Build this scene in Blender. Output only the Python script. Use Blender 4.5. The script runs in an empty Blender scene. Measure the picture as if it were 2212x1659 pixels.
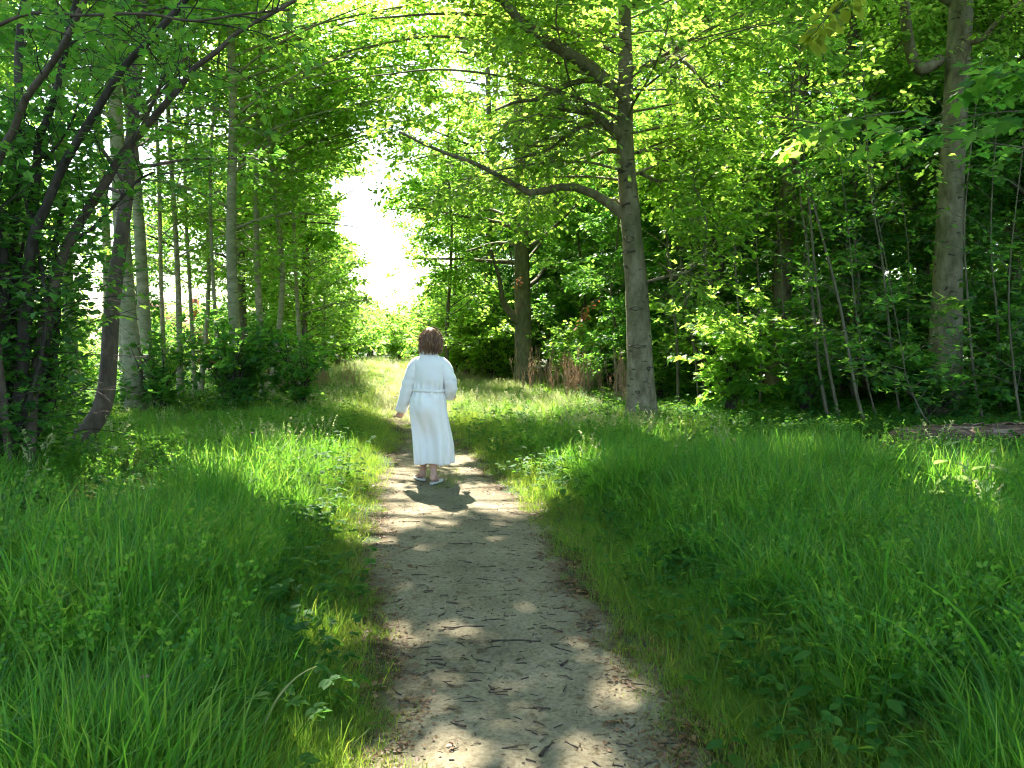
import bpy, math, random
import numpy as np
from math import radians as R
random.seed(7)
RNG = np.random.default_rng(11)
S = bpy.context.scene
COL = S.collection
# ------------------------------------------------------------------ camera
CAM_H, PITCH, FPX = 1.55, R(3.29), 1703.0
cd = bpy.data.cameras.new('camera'); cam = bpy.data.objects.new('camera', cd); COL.objects.link(cam)
cam.location = (0, 0, CAM_H); cam.rotation_euler = (R(90) - PITCH, 0, 0)
cd.sensor_width = 36.0; cd.lens = 36.0 * FPX / 2212.0; cd.clip_start = 0.05; cd.clip_end = 1500
S.camera = cam
# ------------------------------------------------------------------ sky, sun, exposure
SUN_EL, SUN_AZ = R(50), R(15)          # azimuth: to the left of straight ahead
SUNV = np.array([-math.sin(SUN_AZ) * math.cos(SUN_EL), math.cos(SUN_AZ) * math.cos(SUN_EL), math.sin(SUN_EL)])
w = bpy.data.worlds.new('World'); S.world = w; w.use_nodes = True
nt = w.node_tree; nt.nodes.clear()
sk = nt.nodes.new('ShaderNodeTexSky'); sk.sky_type = 'NISHITA'; sk.sun_disc = False
sk.sun_elevation = SUN_EL; sk.sun_rotation = -SUN_AZ; sk.dust_density = 2.0; sk.air_density = 1.0; sk.ozone_density = 1.0
bg = nt.nodes.new('ShaderNodeBackground'); bg.inputs['Strength'].default_value = 0.11
ow = nt.nodes.new('ShaderNodeOutputWorld')
nt.links.new(sk.outputs[0], bg.inputs[0]); nt.links.new(bg.outputs[0], ow.inputs[0])
sd = bpy.data.lights.new('sun', 'SUN'); sd.energy = 5.0; sd.angle = R(0.53); sd.color = (1.0, 0.93, 0.82)
so = bpy.data.objects.new('sun', sd); COL.objects.link(so)
from mathutils import Vector, Matrix
so.rotation_euler = Vector(SUNV).to_track_quat('Z', 'Y').to_euler(); so.location = (-20, 40, 60)
S.view_settings.view_transform = 'Standard'; S.view_settings.look = 'None'
S.view_settings.exposure = 2.5; S.view_settings.gamma = 1.0; S.view_settings.use_curve_mapping = False
S.render.engine = 'CYCLES'
cy = S.cycles
cy.max_bounces = 6; cy.diffuse_bounces = 3; cy.glossy_bounces = 1; cy.transmission_bounces = 4; cy.use_adaptive_sampling = True; cy.adaptive_threshold = 0.03; cy.filter_width = 1.1; cy.transparent_max_bounces = 4
cy.sample_clamp_indirect = 6.0; cy.use_denoising = True
cy.caustics_reflective = False; cy.caustics_refractive = False

# ------------------------------------------------------------------ photograph -> world helpers
def ray(px, py):
    u = (px - 1106.0) / FPX; v = (829.5 - py) / FPX
    return np.array([u, math.cos(PITCH) + v * math.sin(PITCH), -math.sin(PITCH) + v * math.cos(PITCH)])
def at(px, py, d):
    r = ray(px, py); return np.array([0, 0, CAM_H]) + r * (d / r[1])
def gnd(px, py, z=0.0):
    r = ray(px, py); return np.array([0, 0, CAM_H]) + r * ((z - CAM_H) / r[2])

# ------------------------------------------------------------------ path outline and ground height
_pe = [(1659, 838, 1485), (1550, 850, 1425), (1450, 832, 1362), (1350, 838, 1295), (1250, 818, 1228), (1150, 820, 1168),
       (1100, 826, 1118), (1050, 838, 1076), (1000, 850, 1024)]
_py, _pl, _pr = [], [], []
for y_, a_, b_ in _pe:
    g1, g2 = gnd(a_, y_), gnd(b_, y_)
    _py.append(g1[1]); _pl.append(g1[0]); _pr.append(g2[0])
_py = [-12, 0.5, 1.6] + _py + [11.5, 13, 15, 20, 30, 60]
_pl = [1.2, -0.1, -0.3] + _pl + [-1.62, -1.85, -2.35, -3.3, -4.9, -9.5]
_pr = [2.4, 1.05, 0.82] + _pr + [-0.82, -1.2, -1.75, -2.8, -4.4, -9.0]
def path_l(y): return np.interp(y, _py, _pl)
def path_r(y): return np.interp(y, _py, _pr)
def path_dist(x, y):
    """distance outside the path edge (negative inside)"""
    return np.maximum(path_l(y) - x, x - path_r(y))
def sstep(a, b, x):
    t = np.clip((x - a) / (b - a), 0, 1); return t * t * (3 - 2 * t)
def gh(x, y):
    x = np.asarray(x, float); y = np.asarray(y, float)
    n = 0.035 * np.sin(x * 0.9 + 1.3) * np.sin(y * 0.7 + .4) + 0.02 * np.sin(x * 2.3 + y * 1.7) + 0.012 * np.sin(x * 5.1 - y * 4.3)
    d = path_dist(x, y)
    bank = 0.08 * sstep(0.1, 1.5, d)
    return (n + 0.03) * sstep(-0.1, 0.8, d) + bank + 0.006 * np.sin(x * 7 + y * 5)

def gndh(px, py, dz=0.0):
    z = 0.0
    for _ in range(4): p = gnd(px, py, z + dz); z = float(gh(p[0], p[1]))
    return p
# ------------------------------------------------------------------ mesh helpers
class MB:
    def __init__(s): s.v = []; s.f3 = []; s.f4 = []; s.n = 0; s.t = []; s.hast = False
    def add(s, v, f, tint=None):
        v = np.asarray(v, float).reshape(-1, 3); f = np.asarray(f, np.int64)
        if len(f) == 0: return s
        (s.f3 if f.shape[1] == 3 else s.f4).append(f + s.n)
        s.v.append(v); s.n += len(v)
        s.t.append(np.zeros(len(v)) if tint is None else np.broadcast_to(tint, (len(v),)).astype(float))
        if tint is not None: s.hast = True
        return s
    def mesh(s, name, mat=None, smooth=False):
        me = bpy.data.meshes.new(name)
        if s.n:
            v = np.concatenate(s.v)
            f3 = np.concatenate(s.f3) if s.f3 else np.zeros((0, 3), np.int64)
            f4 = np.concatenate(s.f4) if s.f4 else np.zeros((0, 4), np.int64)
            me.vertices.add(len(v)); me.vertices.foreach_set('co', v.astype(np.float32).ravel())
            li = np.concatenate([f3.ravel(), f4.ravel()])
            me.loops.add(len(li)); me.loops.foreach_set('vertex_index', li.astype(np.int32))
            me.polygons.add(len(f3) + len(f4))
            ls = np.concatenate([np.arange(len(f3)) * 3, len(f3) * 3 + np.arange(len(f4)) * 4])
            me.polygons.foreach_set('loop_start', ls.astype(np.int32))
            if smooth: me.polygons.foreach_set('use_smooth', np.ones(len(ls), bool))
            if s.hast:
                a = me.attributes.new('tint', 'FLOAT', 'POINT'); a.data.foreach_set('value', np.concatenate(s.t).astype(np.float32))
            me.update(calc_edges=True); me.validate()
        if mat: me.materials.append(mat)
        return me
    def build(s, name, mat=None, parent=None, smooth=False, kind=None, loc=None):
        return link(name, s.mesh(name, mat, smooth), parent, kind, loc)
def link(name, me, parent=None, kind=None, loc=None):
    o = bpy.data.objects.new(name, me); COL.objects.link(o)
    if parent is not None: o.parent = parent
    if kind: o['kind'] = kind
    if loc is not None: o.location = loc
    return o
def thing(name, label, cat, loc=(0, 0, 0), rz=0.0, group=None):
    o = bpy.data.objects.new(name, None); COL.objects.link(o); o.empty_display_size = 0.2
    o.location = loc; o.rotation_euler = (0, 0, rz); tag(o, label, cat, group); return o
def tag(o, label, cat, group=None, kind=None):
    o['label'] = label; o['category'] = cat
    if group: o['group'] = group
    if kind: o['kind'] = kind
    return o
def unit(a): return a / np.maximum(np.linalg.norm(a, axis=-1, keepdims=True), 1e-9)

def tubes(P, r, ns=6, jitter=0.0, seed=0, cap=True):
    """P (N,K,3) polylines, r (N,K) radii -> verts, quads"""
    P = np.asarray(P, float); 
    if P.ndim == 2: P = P[None]
    r = np.asarray(r, float)
    if r.ndim == 1: r = np.broadcast_to(r, P.shape[:2])
    N, K, _ = P.shape
    T = np.gradient(P, axis=1); T = unit(T)
    ref = np.where(np.abs(T[:, :1, 2:3]) > 0.8, np.array([1.0, 0, 0]), np.array([0, 0, 1.0]))
    ref = np.broadcast_to(ref, P.shape)
    A = unit(np.cross(T, ref)); B = np.cross(T, A)
    th = np.arange(ns) / ns * 2 * np.pi
    rr = np.broadcast_to(r[:, :, None], (N, K, ns)).copy()
    if jitter:
        g = np.random.default_rng(seed)
        lob = g.uniform(0, 6.28, (N, 1, 3)); 
        zz = np.linspace(0, 1, K)[None, :, None]
        thb = th[None, None, :]
        rr *= 1 + jitter * (np.sin(thb * 2 + lob[:, :, 0:1] + zz * 5) + .6 * np.sin(thb * 3 + lob[:, :, 1:2] - zz * 9) + .5 * g.normal(size=(N, K, 1)))
    V = P[:, :, None, :] + rr[..., None] * (np.cos(th)[None, None, :, None] * A[:, :, None, :] + np.sin(th)[None, None, :, None] * B[:, :, None, :])
    idx = np.arange(N * K * ns).reshape(N, K, ns)
    a = idx[:, :-1, :]; b = idx[:, 1:, :]
    a2 = np.roll(a, -1, 2); b2 = np.roll(b, -1, 2)
    F = np.stack([a, b, b2, a2], -1).reshape(-1, 4)
    return V.reshape(-1, 3), F

def resample(pts, k):
    """smooth curve through points, k samples"""
    pts = np.asarray(pts, float); n = len(pts)
    if n == 2: 
        t = np.linspace(0, 1, k)[:, None]; return pts[0] * (1 - t) + pts[1] * t
    p = np.vstack([2 * pts[0] - pts[1], pts, 2 * pts[-1] - pts[-2]])
    out = []
    for u in np.linspace(0, n - 1 - 1e-6, k):
        i = int(u); t = u - i; a, b, c, d = p[i], p[i + 1], p[i + 2], p[i + 3]
        out.append(.5 * ((2 * b) + (-a + c) * t + (2 * a - 5 * b + 4 * c - d) * t * t + (-a + 3 * b - 3 * c + d) * t ** 3))
    return np.array(out)

def kids(P, n, t0, t1, L, ang, up=0.0, flat=0.6, K=5, wob=0.12, g=None, droop=0.0, lscale=True):
    """n side branches on each polyline of P (N,K0,3): returns (N*n,K,3) and parameter t"""
    g = g or RNG
    N, K0, _ = P.shape
    t = (t0 + (t1 - t0) * (np.arange(n)[None, :] + g.uniform(0, 1, (N, n))) / n)
    x = t * (K0 - 1); i = np.clip(x.astype(int), 0, K0 - 2); fr = (x - i)[..., None]
    rows = np.arange(N)[:, None]
    a = P[rows, i]; b = P[rows, i + 1]
    pos = a * (1 - fr) + b * fr; T = unit(b - a)
    th = g.uniform(0, 2 * np.pi, (N, n)); alt = np.where((np.arange(n) % 2) == 0, 1, -1)[None, :]
    upv = np.array([0, 0, 1.0])
    side = np.cross(T, upv); side = unit(side + 1e-4)
    oth = np.cross(side, T)
    c = flat * alt + (1 - flat) * np.cos(th); s_ = (1 - flat) * np.sin(th)
    D = unit(side * c[..., None] + oth * s_[..., None])
    an = ang + g.normal(0, .12, (N, n))
    D = unit(T * np.cos(an)[..., None] + D * np.sin(an)[..., None] + upv * up)
    Ln = L * g.uniform(.65, 1.2, (N, n)) * ((1.15 - .75 * t) if lscale else 1)
    D = D.reshape(-1, 3); pos = pos.reshape(-1, 3); Ln = Ln.reshape(-1)
    out = [pos]; cur = D
    for k in range(1, K):
        cur = unit(cur + g.normal(0, wob, cur.shape) + np.array([0, 0, -droop / K]))
        out.append(out[-1] + cur * (Ln / (K - 1))[:, None])
    return np.stack(out, 1), t.reshape(-1)

# leaf shapes: x across, y along, z out of the blade
DIA = (np.array([(0, 0, 0), (.33, .5, .06), (0, 1, -.07), (-.33, .5, .06)], float), np.array([(0, 1, 2), (0, 2, 3)]))
OVAL = (np.array([(0, 0, 0), (.29, .28, .05), (.27, .68, .04), (0, 1, -.1), (-.27, .68, .04), (-.29, .28, .05)], float), np.array([(0, 1, 2, 3), (0, 3, 4, 5)]))
_m = [(0, 0), (.30, -.04), (.27, .17), (.56, .44), (.24, .48), (.17, .74), (0, 1), (-.17, .74), (-.24, .48), (-.56, .44), (-.27, .17), (-.30, -.04)]
MAPLE = (np.array([(0, .34, -.03)] + [(a, b, .10 * abs(a) - .06 * max(b, 0) ** 2) for a, b in _m], float),
         np.array([(0, 1 + i, 1 + (i + 1) % 12) for i in range(12)]))
def nettle_tpl():
    n = 7; r = []
    for i in range(n + 1):
        y = i / n; wd = .33 * math.sin(math.pi * min(1, y * .88 + .12) ** .8) if i < n else 0
        r.append((wd, y)); 
        if i < n: r.append((wd * .84, y + .06))
    V = [(0, y, -.10 * y * y) for _, y in r] + [(x_, y, .09 * x_ - .10 * y * y) for x_, y in r] + [(-x_, y, .09 * x_ - .10 * y * y) for x_, y in r]
    m = len(r); F = []
    for i in range(m - 1): F += [(i, m + i, m + i + 1, i + 1), (i + 1, 2 * m + i + 1, 2 * m + i, i)]
    return np.array(V, float), np.array(F)
NETTLE = nettle_tpl()

def leaves(mb, pos, d, nrm, size, tpl, g=None, tint=None):
    g = g or RNG
    V, F = tpl; n = len(pos)
    if n == 0: return
    d = unit(d); s_ = unit(np.cross(d, nrm)); nn = np.cross(s_, d)
    size = np.broadcast_to(size, (n,))
    W = (V[None, :, 0:1] * s_[:, None] + V[None, :, 1:2] * d[:, None] + V[None, :, 2:3] * nn[:, None]) * size[:, None, None] + pos[:, None]
    k = len(V)
    Fi = (F[None] + (np.arange(n) * k)[:, None, None]).reshape(-1, F.shape[1])
    tt = g.uniform(0, 1, n) if tint is None else tint
    mb.add(W.reshape(-1, 3), Fi, np.repeat(tt, k))

def leaf_sites(T, n, size, g=None, tilt=0.45, sag=0.15):
    """n leaves on each twig (M,K,3), alternating either side, blades near level"""
    g = g or RNG
    M, K, _ = T.shape
    t = (np.arange(n)[None] + g.uniform(0, 1, (M, n))) / n
    x = t * (K - 1) * .999; i = x.astype(int); fr = (x - i)[..., None]
    rows = np.arange(M)[:, None]
    a = T[rows, i]; b = T[rows, i + 1]; tg = unit(b - a)
    pos = a * (1 - fr) + b * fr
    alt = np.where((np.arange(n) % 2) == 0, 1, -1)[None, :, None]
    side = unit(np.cross(tg, np.array([0, 0, 1.0])) + 1e-4)
    d = tg * .6 + side * alt * g.uniform(.5, 1.2, (M, n, 1)) + g.normal(0, .25, (M, n, 3)) + np.array([0, 0, -sag])
    nr = np.array([0, 0, 1.0]) + g.normal(0, tilt, (M, n, 3))
    pos = pos + unit(d) * size * .25
    return pos.reshape(-1, 3), d.reshape(-1, 3), nr.reshape(-1, 3)

# ------------------------------------------------------------------ gaps in the canopy (where sun reaches the ground)
GAPS = []
def gap_px(px, py, rx, ry, z=0.05, keep=0.0):
    if path_dist(*gnd(px, py)[:2]) > .25: z = .33
    c = gnd(px, py, z); e = gnd(px, py + ry, z); 
    GAPS.append((c[0], c[1], z, max(.05, rx / FPX * c[1]), max(.05, abs(c[1] - e[1])), keep))
def gap(x, y, z, rx, ry, keep=0.0): GAPS.append((x, y, z, rx, ry, keep))
for a in [(1165, 1286, 42, 12), (968, 1335, 34, 9), (880, 1352, 42, 12), (930, 1381, 30, 9), (1015, 1380, 30, 8), (1310, 1466, 66, 22),
          (1205, 1541, 56, 18), (1000, 1572, 95, 17), (1275, 1592, 70, 20), (1175, 1640, 48, 10), (900, 1108, 70, 9), (960, 1092, 46, 9),
          (1040, 1083, 52, 9), (870, 1098, 40, 8), (1060, 1120, 26, 6), (1060, 1150, 34, 8), (985, 1115, 30, 5), 
          (858, 1048, 22, 5), (1050, 1040, 24, 5), (880, 1022, 40, 6), (1010, 1010, 30, 9), (1000, 985, 30, 9), (790, 1350, 40, 22),
          (810, 1440, 25, 14), (790, 1620, 40, 26), (1125, 1000, 60, 16), (1060, 1080, 30, 12), (1330, 1440, 30, 14), (700, 1240, 55, 26), (560, 1160, 40, 12), (250, 1225, 22, 14), (360, 1410, 22, 20), (1690, 1180, 10, 18),
          (720, 1045, 160, 42), (420, 1030, 200, 34), (240, 1030, 130, 24), (740, 950, 100, 28), (640, 985, 60, 18), (330, 950, 20, 26),
          (1000, 1050, 24, 10), (2140, 1130, 60, 44), (2110, 1040, 90, 18), (1900, 960, 40, 8), (1210, 975, 110, 16), (1500, 925, 110, 9),
          (2150, 1330, 20, 10), (600, 1500, 24, 14)]:
    gap_px(*a)
gap(-.93, 8.36, 1.62, .15, .16); gap(-1.17, 8.38, 1.33, .10, .08); gap(-.66, 8.4, 1.55, .05, .08); gap(-.98, 8.25, .34, .06, .10)
gap(4.05, 14.6, 1.9, 1.0, 1.1, .05); gap(3.9, 14.6, 1.0, .9, .8, .05); gap(2.0, 14.9, 3.3, .5, .6, .2)
gap(8.05, 14.9, 3.6, .18, .3); gap(8.0, 14.9, 2.6, .18, .4)
gap(-7.8, 15.8, 3.0, .5, 1.0, .2); gap(-7.8, 15.8, 1.5, .4, .8, .2); gap(-5.9, 16.8, 3.0, .3, 1.0, .2)
gap(.35, 23.4, 1.2, 1.2, 1.5, .1); gap(1.2, 20, .7, 1.1, 1.2, .1); gap(2.1, 18, .7, .9, .8, .1)
SXY = SUNV[:2] / SUNV[2]
SHOWN_TRUNKS = [(18.7, (1692, 420), (1682, 640), 24), (15.3, (268, 250), (292, 870), 22), (16.4, (294, 330), (314, 800), 15), (16.3, (511, 320), (513, 730), 16), (14.7, (2046, 20), (2041, 620), 30), (23.6, (1118, 560), (1132, 830), 20)]
def sky_gap(p):
    """the open strip of sky over the far path, between the crowns"""
    yy = np.maximum(p[:, 1], .5); px = 1106 + FPX * p[:, 0] / yy; py = 829.5 - FPX * math.tan(PITCH) - FPX * (p[:, 2] - CAM_H) / yy
    w = 14 * np.sin(py / 17.) + 9 * np.sin(py / 7. + p[:, 0])
    l = np.interp(py, [370, 450, 500, 560, 620, 700, 760], [700, 690, 715, 775, 770, 815, 850]) + w
    r = np.interp(py, [370, 450, 520, 560, 600, 680, 760], [790, 835, 860, 915, 935, 915, 895]) - w
    rag = np.sin(px / 21. + 2 * np.sin(py / 33.)) * np.sin(py / 15. + 1.5 * np.sin(px / 27.)) > .45
    return (px > l + 30) & (px < r - 22) & (py > 385) & (py < 800) & (p[:, 1] < 50) & ~(rag & (py < 620))
def carve(pos, g=None, glade=True):
    """boolean: which leaf positions to keep"""
    g = g or RNG
    keep = np.ones(len(pos), bool)
    u = g.uniform(0, 1, len(pos))
    for (x, y, z, rx, ry, kp) in GAPS:
        q = pos[:, :2] - SXY * (pos[:, 2:3] - z)
        wob = 1 + .18 * np.sin(np.arctan2(q[:, 1] - y, q[:, 0] - x) * 3 + x * 7)
        ins = (((q[:, 0] - x) / (rx + (.03 if rx < .22 else .02))) ** 2 + ((q[:, 1] - y) / (ry + (.04 if rx < .22 else .03))) ** 2 < wob) & (pos[:, 2] > z + .25)
        keep &= ~(ins & (u > kp))
    keep &= ~sky_gap(pos)
    yy = np.maximum(pos[:, 1], .5); q2 = np.stack([1106 + FPX * pos[:, 0] / yy, 829.5 - FPX * math.tan(PITCH) - FPX * (pos[:, 2] - CAM_H) / yy], -1)
    for dd, a, b, wd in SHOWN_TRUNKS:
        a = np.array(a, float); b = np.array(b, float); t = np.clip(((q2 - a) @ (b - a)) / ((b - a) @ (b - a)), 0, 1)
        keep &= ~((np.linalg.norm(q2 - a - t[:, None] * (b - a), axis=1) < wd) & (pos[:, 1] < dd) & (pos[:, 1] > 8.2) & (u < .8))
    if glade:
        q = pos[:, :2] - SXY * (pos[:, 2:3] - .2)
        c = (path_l(q[:, 1]) + path_r(q[:, 1])) / 2
        edge = 13.6 + .5 * np.sin(q[:, 0] * 1.7) + .3 * np.sin(q[:, 0] * 4.1)
        right = 3.4 + np.clip(20 - q[:, 1], 0, 6) * .75
        ins = (q[:, 1] > edge + np.clip(c - q[:, 0], 0, 3) * 1.1 + np.clip(q[:, 0] - 1.5, 0, 3) * .25) & (q[:, 1] < 60) & (q[:, 0] - c < right) & (c - q[:, 0] < 2.8)
        keep &= ~(ins & (u > .30))
    return keep

# ------------------------------------------------------------------ materials
def newmat(name):
    m = bpy.data.materials.new(name); m.use_nodes = True; n = m.node_tree; n.nodes.clear()
    return m, n, n.nodes.new('ShaderNodeOutputMaterial')
def nd(n, typ, **kw):
    x = n.nodes.new(typ)
    for k, v in kw.items():
        if k.startswith('i_'): x.inputs[k[2:].replace('_', ' ')].default_value = v
        else: setattr(x, k, v)
    return x
def leafmat(name, cols, trans, tfac=0.5, rough=.5, spec=.25, rand='attr', scale=.25):
    """cols: list of leaf colours; trans: transmitted-light colours, same length"""
    m, n, out = newmat(name); L = n.links.new
    if rand == 'attr':
        a = nd(n, 'ShaderNodeAttribute', attribute_name='tint'); rv = a.outputs['Fac']
    else:
        a = nd(n, 'ShaderNodeObjectInfo'); rv = a.outputs['Random']
    geo = nd(n, 'ShaderNodeNewGeometry')
    noi = nd(n, 'ShaderNodeTexNoise', i_Scale=scale, i_Detail=2.0); L(geo.outputs['Position'], noi.inputs['Vector'])
    mix = nd(n, 'ShaderNodeMath', operation='MULTIPLY_ADD'); L(noi.outputs[0], mix.inputs[0]); mix.inputs[1].default_value = .9
    h = nd(n, 'ShaderNodeMath', operation='MULTIPLY_ADD'); L(rv, h.inputs[0]); h.inputs[1].default_value = .75; h.inputs[2].default_value = -.33
    L(h.outputs[0], mix.inputs[2])
    def ramp(cs):
        r = nd(n, 'ShaderNodeValToRGB'); e = r.color_ramp.elements
        for i, c in enumerate(cs):
            p = i / (len(cs) - 1) if len(cs) > 1 else 0
            if i < 2: e[i].position = p; e[i].color = (*c, 1)
            else: x = e.new(p); x.color = (*c, 1)
        L(mix.outputs[0], r.inputs[0]); return r
    rc, rt = ramp(cols), ramp(trans)
    p = nd(n, 'ShaderNodeBsdfPrincipled', i_Roughness=rough); p.inputs['Specular IOR Level'].default_value = spec
    t = nd(n, 'ShaderNodeBsdfTranslucent'); L(rc.outputs[0], p.inputs['Base Color']); L(rt.outputs[0], t.inputs[0])
    mx = nd(n, 'ShaderNodeMixShader'); mx.inputs[0].default_value = tfac
    L(p.outputs[0], mx.inputs[1]); L(t.outputs[0], mx.inputs[2]); L(mx.outputs[0], out.inputs[0])
    return m
M = {}
M['beech_leaf'] = leafmat('beech leaf', [(.028, .085, .014), (.04, .12, .016), (.06, .13, .02)], [(.32, .64, .06), (.48, .80, .08), (.64, .86, .14)], tfac=.6)
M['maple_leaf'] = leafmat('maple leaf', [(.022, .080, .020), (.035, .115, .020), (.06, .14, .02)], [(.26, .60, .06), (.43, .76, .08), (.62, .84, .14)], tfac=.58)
M['dark_leaf'] = leafmat('dark understorey leaf', [(.020, .080, .022), (.032, .115, .026), (.05, .14, .026)], [(.14, .44, .05), (.24, .58, .06), (.40, .68, .08)])  # duller copy of the maple leaf, understorey shade put into the colour
M['grass'] = leafmat('grass blade', [(.020, .10, .018), (.038, .145, .018), (.09, .19, .028)], [(.14, .48, .04), (.27, .62, .045), (.50, .70, .09)], tfac=.48, rough=.45, spec=.25, scale=2.3)
M['lawn'] = leafmat('short grass', [(.05, .14, .02), (.08, .165, .025), (.13, .17, .04)], [(.30, .58, .04), (.44, .62, .05), (.56, .58, .10)], tfac=.45, scale=1.5)
M['straw'] = leafmat('dead straw grass', [(.22, .19, .09), (.32, .27, .14), (.40, .34, .2)], [(.34, .30, .14), (.42, .36, .18), (.5, .42, .24)], tfac=.3, scale=1.5)
M['pale_grass'] = leafmat('pale seeding grass', [(.13, .20, .06), (.20, .25, .09), (.30, .31, .14)], [(.50, .58, .22), (.62, .64, .32), (.7, .68, .42)], tfac=.5, scale=1.5)  # pale grass tone, raised further to imitate sun glare in the glade
M['herb'] = leafmat('herb leaf', [(.014, .075, .014), (.028, .11, .016), (.05, .13, .018)], [(.12, .36, .035), (.20, .46, .04), (.36, .55, .05)], tfac=.42, scale=1.3, rough=.6, spec=.15)
M['yellow_leaf'] = leafmat('fresh yellow green leaf', [(.06, .12, .015), (.08, .13, .018)], [(.48, .62, .05), (.62, .66, .06)])
M['glossy_leaf'] = leafmat('glossy broad leaf', [(.16, .22, .12), (.22, .28, .16)], [(.40, .62, .16), (.5, .68, .2)], tfac=.3, rough=.3, spec=1.0)  # real gloss, plus a paler leaf colour imitating white sun glare
M['red_leaf'] = leafmat('withered red leaf', [(.30, .06, .02), (.36, .12, .05)], [(.5, .12, .04), (.5, .2, .08)])
def bark(name, c1, c2, c3, sc=(6, 6, 1.5), bump=.35, moss=None, marks=0.0):
    m, n, out = newmat(name); L = n.links.new
    tc = nd(n, 'ShaderNodeTexCoord'); mp = nd(n, 'ShaderNodeMapping'); mp.inputs['Scale'].default_value = sc
    L(tc.outputs['Object'], mp.inputs[0])
    n1 = nd(n, 'ShaderNodeTexNoise', i_Scale=1.6, i_Detail=8.0, i_Roughness=.65); L(mp.outputs[0], n1.inputs['Vector'])
    r = nd(n, 'ShaderNodeValToRGB'); e = r.color_ramp.elements; e[0].position = .28; e[0].color = (*c1, 1); e[1].position = .72; e[1].color = (*c3, 1)
    x = e.new(.5); x.color = (*c2, 1); L(n1.outputs[0], r.inputs[0]); colr = r.outputs[0]
    n3 = nd(n, 'ShaderNodeTexNoise', i_Scale=1.1, i_Detail=4.0); L(tc.outputs['Object'], n3.inputs['Vector'])
    if moss:
        mr = nd(n, 'ShaderNodeMapRange'); mr.inputs[1].default_value = .47; mr.inputs[2].default_value = .66; L(n3.outputs[0], mr.inputs[0])
        ms = nd(n, 'ShaderNodeMath', operation='MULTIPLY'); L(mr.outputs[0], ms.inputs[0]); ms.inputs[1].default_value = .6
        mm = nd(n, 'ShaderNodeMix', data_type='RGBA'); L(ms.outputs[0], mm.inputs[0]); L(colr, mm.inputs[6]); mm.inputs[7].default_value = (*moss, 1); colr = mm.outputs[2]
    if marks:
        mp2 = nd(n, 'ShaderNodeMapping'); mp2.inputs['Scale'].default_value = (5, 5, 16); L(tc.outputs['Object'], mp2.inputs[0])
        n2 = nd(n, 'ShaderNodeTexNoise', i_Scale=1.0, i_Detail=3.0, i_Distortion=.6); L(mp2.outputs[0], n2.inputs['Vector'])
        mr = nd(n, 'ShaderNodeMapRange'); mr.inputs[1].default_value = .62; mr.inputs[2].default_value = .68; L(n2.outputs[0], mr.inputs[0])
        ms = nd(n, 'ShaderNodeMath', operation='MULTIPLY'); L(mr.outputs[0], ms.inputs[0]); ms.inputs[1].default_value = marks
        mm = nd(n, 'ShaderNodeMix', data_type='RGBA'); L(ms.outputs[0], mm.inputs[0]); L(colr, mm.inputs[6]); mm.inputs[7].default_value = (.025, .02, .015, 1); colr = mm.outputs[2]
    p = nd(n, 'ShaderNodeBsdfPrincipled', i_Roughness=.85); p.inputs['Specular IOR Level'].default_value = .25
    L(colr, p.inputs['Base Color'])
    b = nd(n, 'ShaderNodeBump'); b.inputs['Strength'].default_value = bump; b.inputs['Distance'].default_value = .02
    L(n1.outputs[0], b.inputs['Height']); L(b.outputs[0], p.inputs['Normal']); L(p.outputs[0], out.inputs[0])
    return m
M['beech_bark'] = bark('beech bark', (.07, .06, .03), (.17, .148, .085), (.28, .25, .16), sc=(5, 5, 2.2), moss=(.07, .085, .03), marks=.85, bump=.7)
M['pale_bark'] = bark('pale green bark', (.14, .14, .075), (.28, .27, .16), (.40, .38, .25), sc=(3, 3, 7), moss=(.13, .17, .06), marks=.5, bump=.2)
M['grey_bark'] = bark('grey bark', (.06, .053, .034), (.13, .115, .075), (.2, .18, .125), sc=(8, 8, 3), moss=(.07, .09, .03))
M['dark_bark'] = bark('dark bark', (.022, .018, .013), (.05, .042, .032), (.10, .085, .065), sc=(9, 9, 2), bump=.6)
M['brown_bark'] = bark('brown bark', (.05, .036, .024), (.095, .072, .05), (.15, .12, .085), sc=(9, 9, 3))
M['knot'] = bark('knot bark', (.015, .012, .01), (.03, .025, .02), (.07, .06, .05), sc=(20, 20, 20))
M['log'] = bark('rotting wood', (.02, .014, .01), (.13, .08, .05), (.40, .30, .21), sc=(1.2, 9, 14), bump=1.0)
M['log_red'] = bark('red rotted heartwood', (.08, .03, .015), (.30, .10, .04), (.46, .24, .12), sc=(1.5, 9, 14), bump=1.0)
M['twig'] = bark('twig', (.03, .022, .015), (.07, .052, .035), (.14, .11, .08), sc=(20, 20, 20))
M['dry'] = leafmat('dry stalk', [(.26, .16, .10), (.38, .27, .17), (.48, .38, .26)], [(.4, .2, .1), (.45, .26, .14), (.5, .34, .2)], tfac=.25, scale=2)
M['litter'] = leafmat('leaf litter', [(.07, .035, .018), (.14, .075, .035), (.24, .15, .08)], [(.2, .1, .04), (.25, .14, .06), (.3, .2, .1)], tfac=.15, scale=3)

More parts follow.
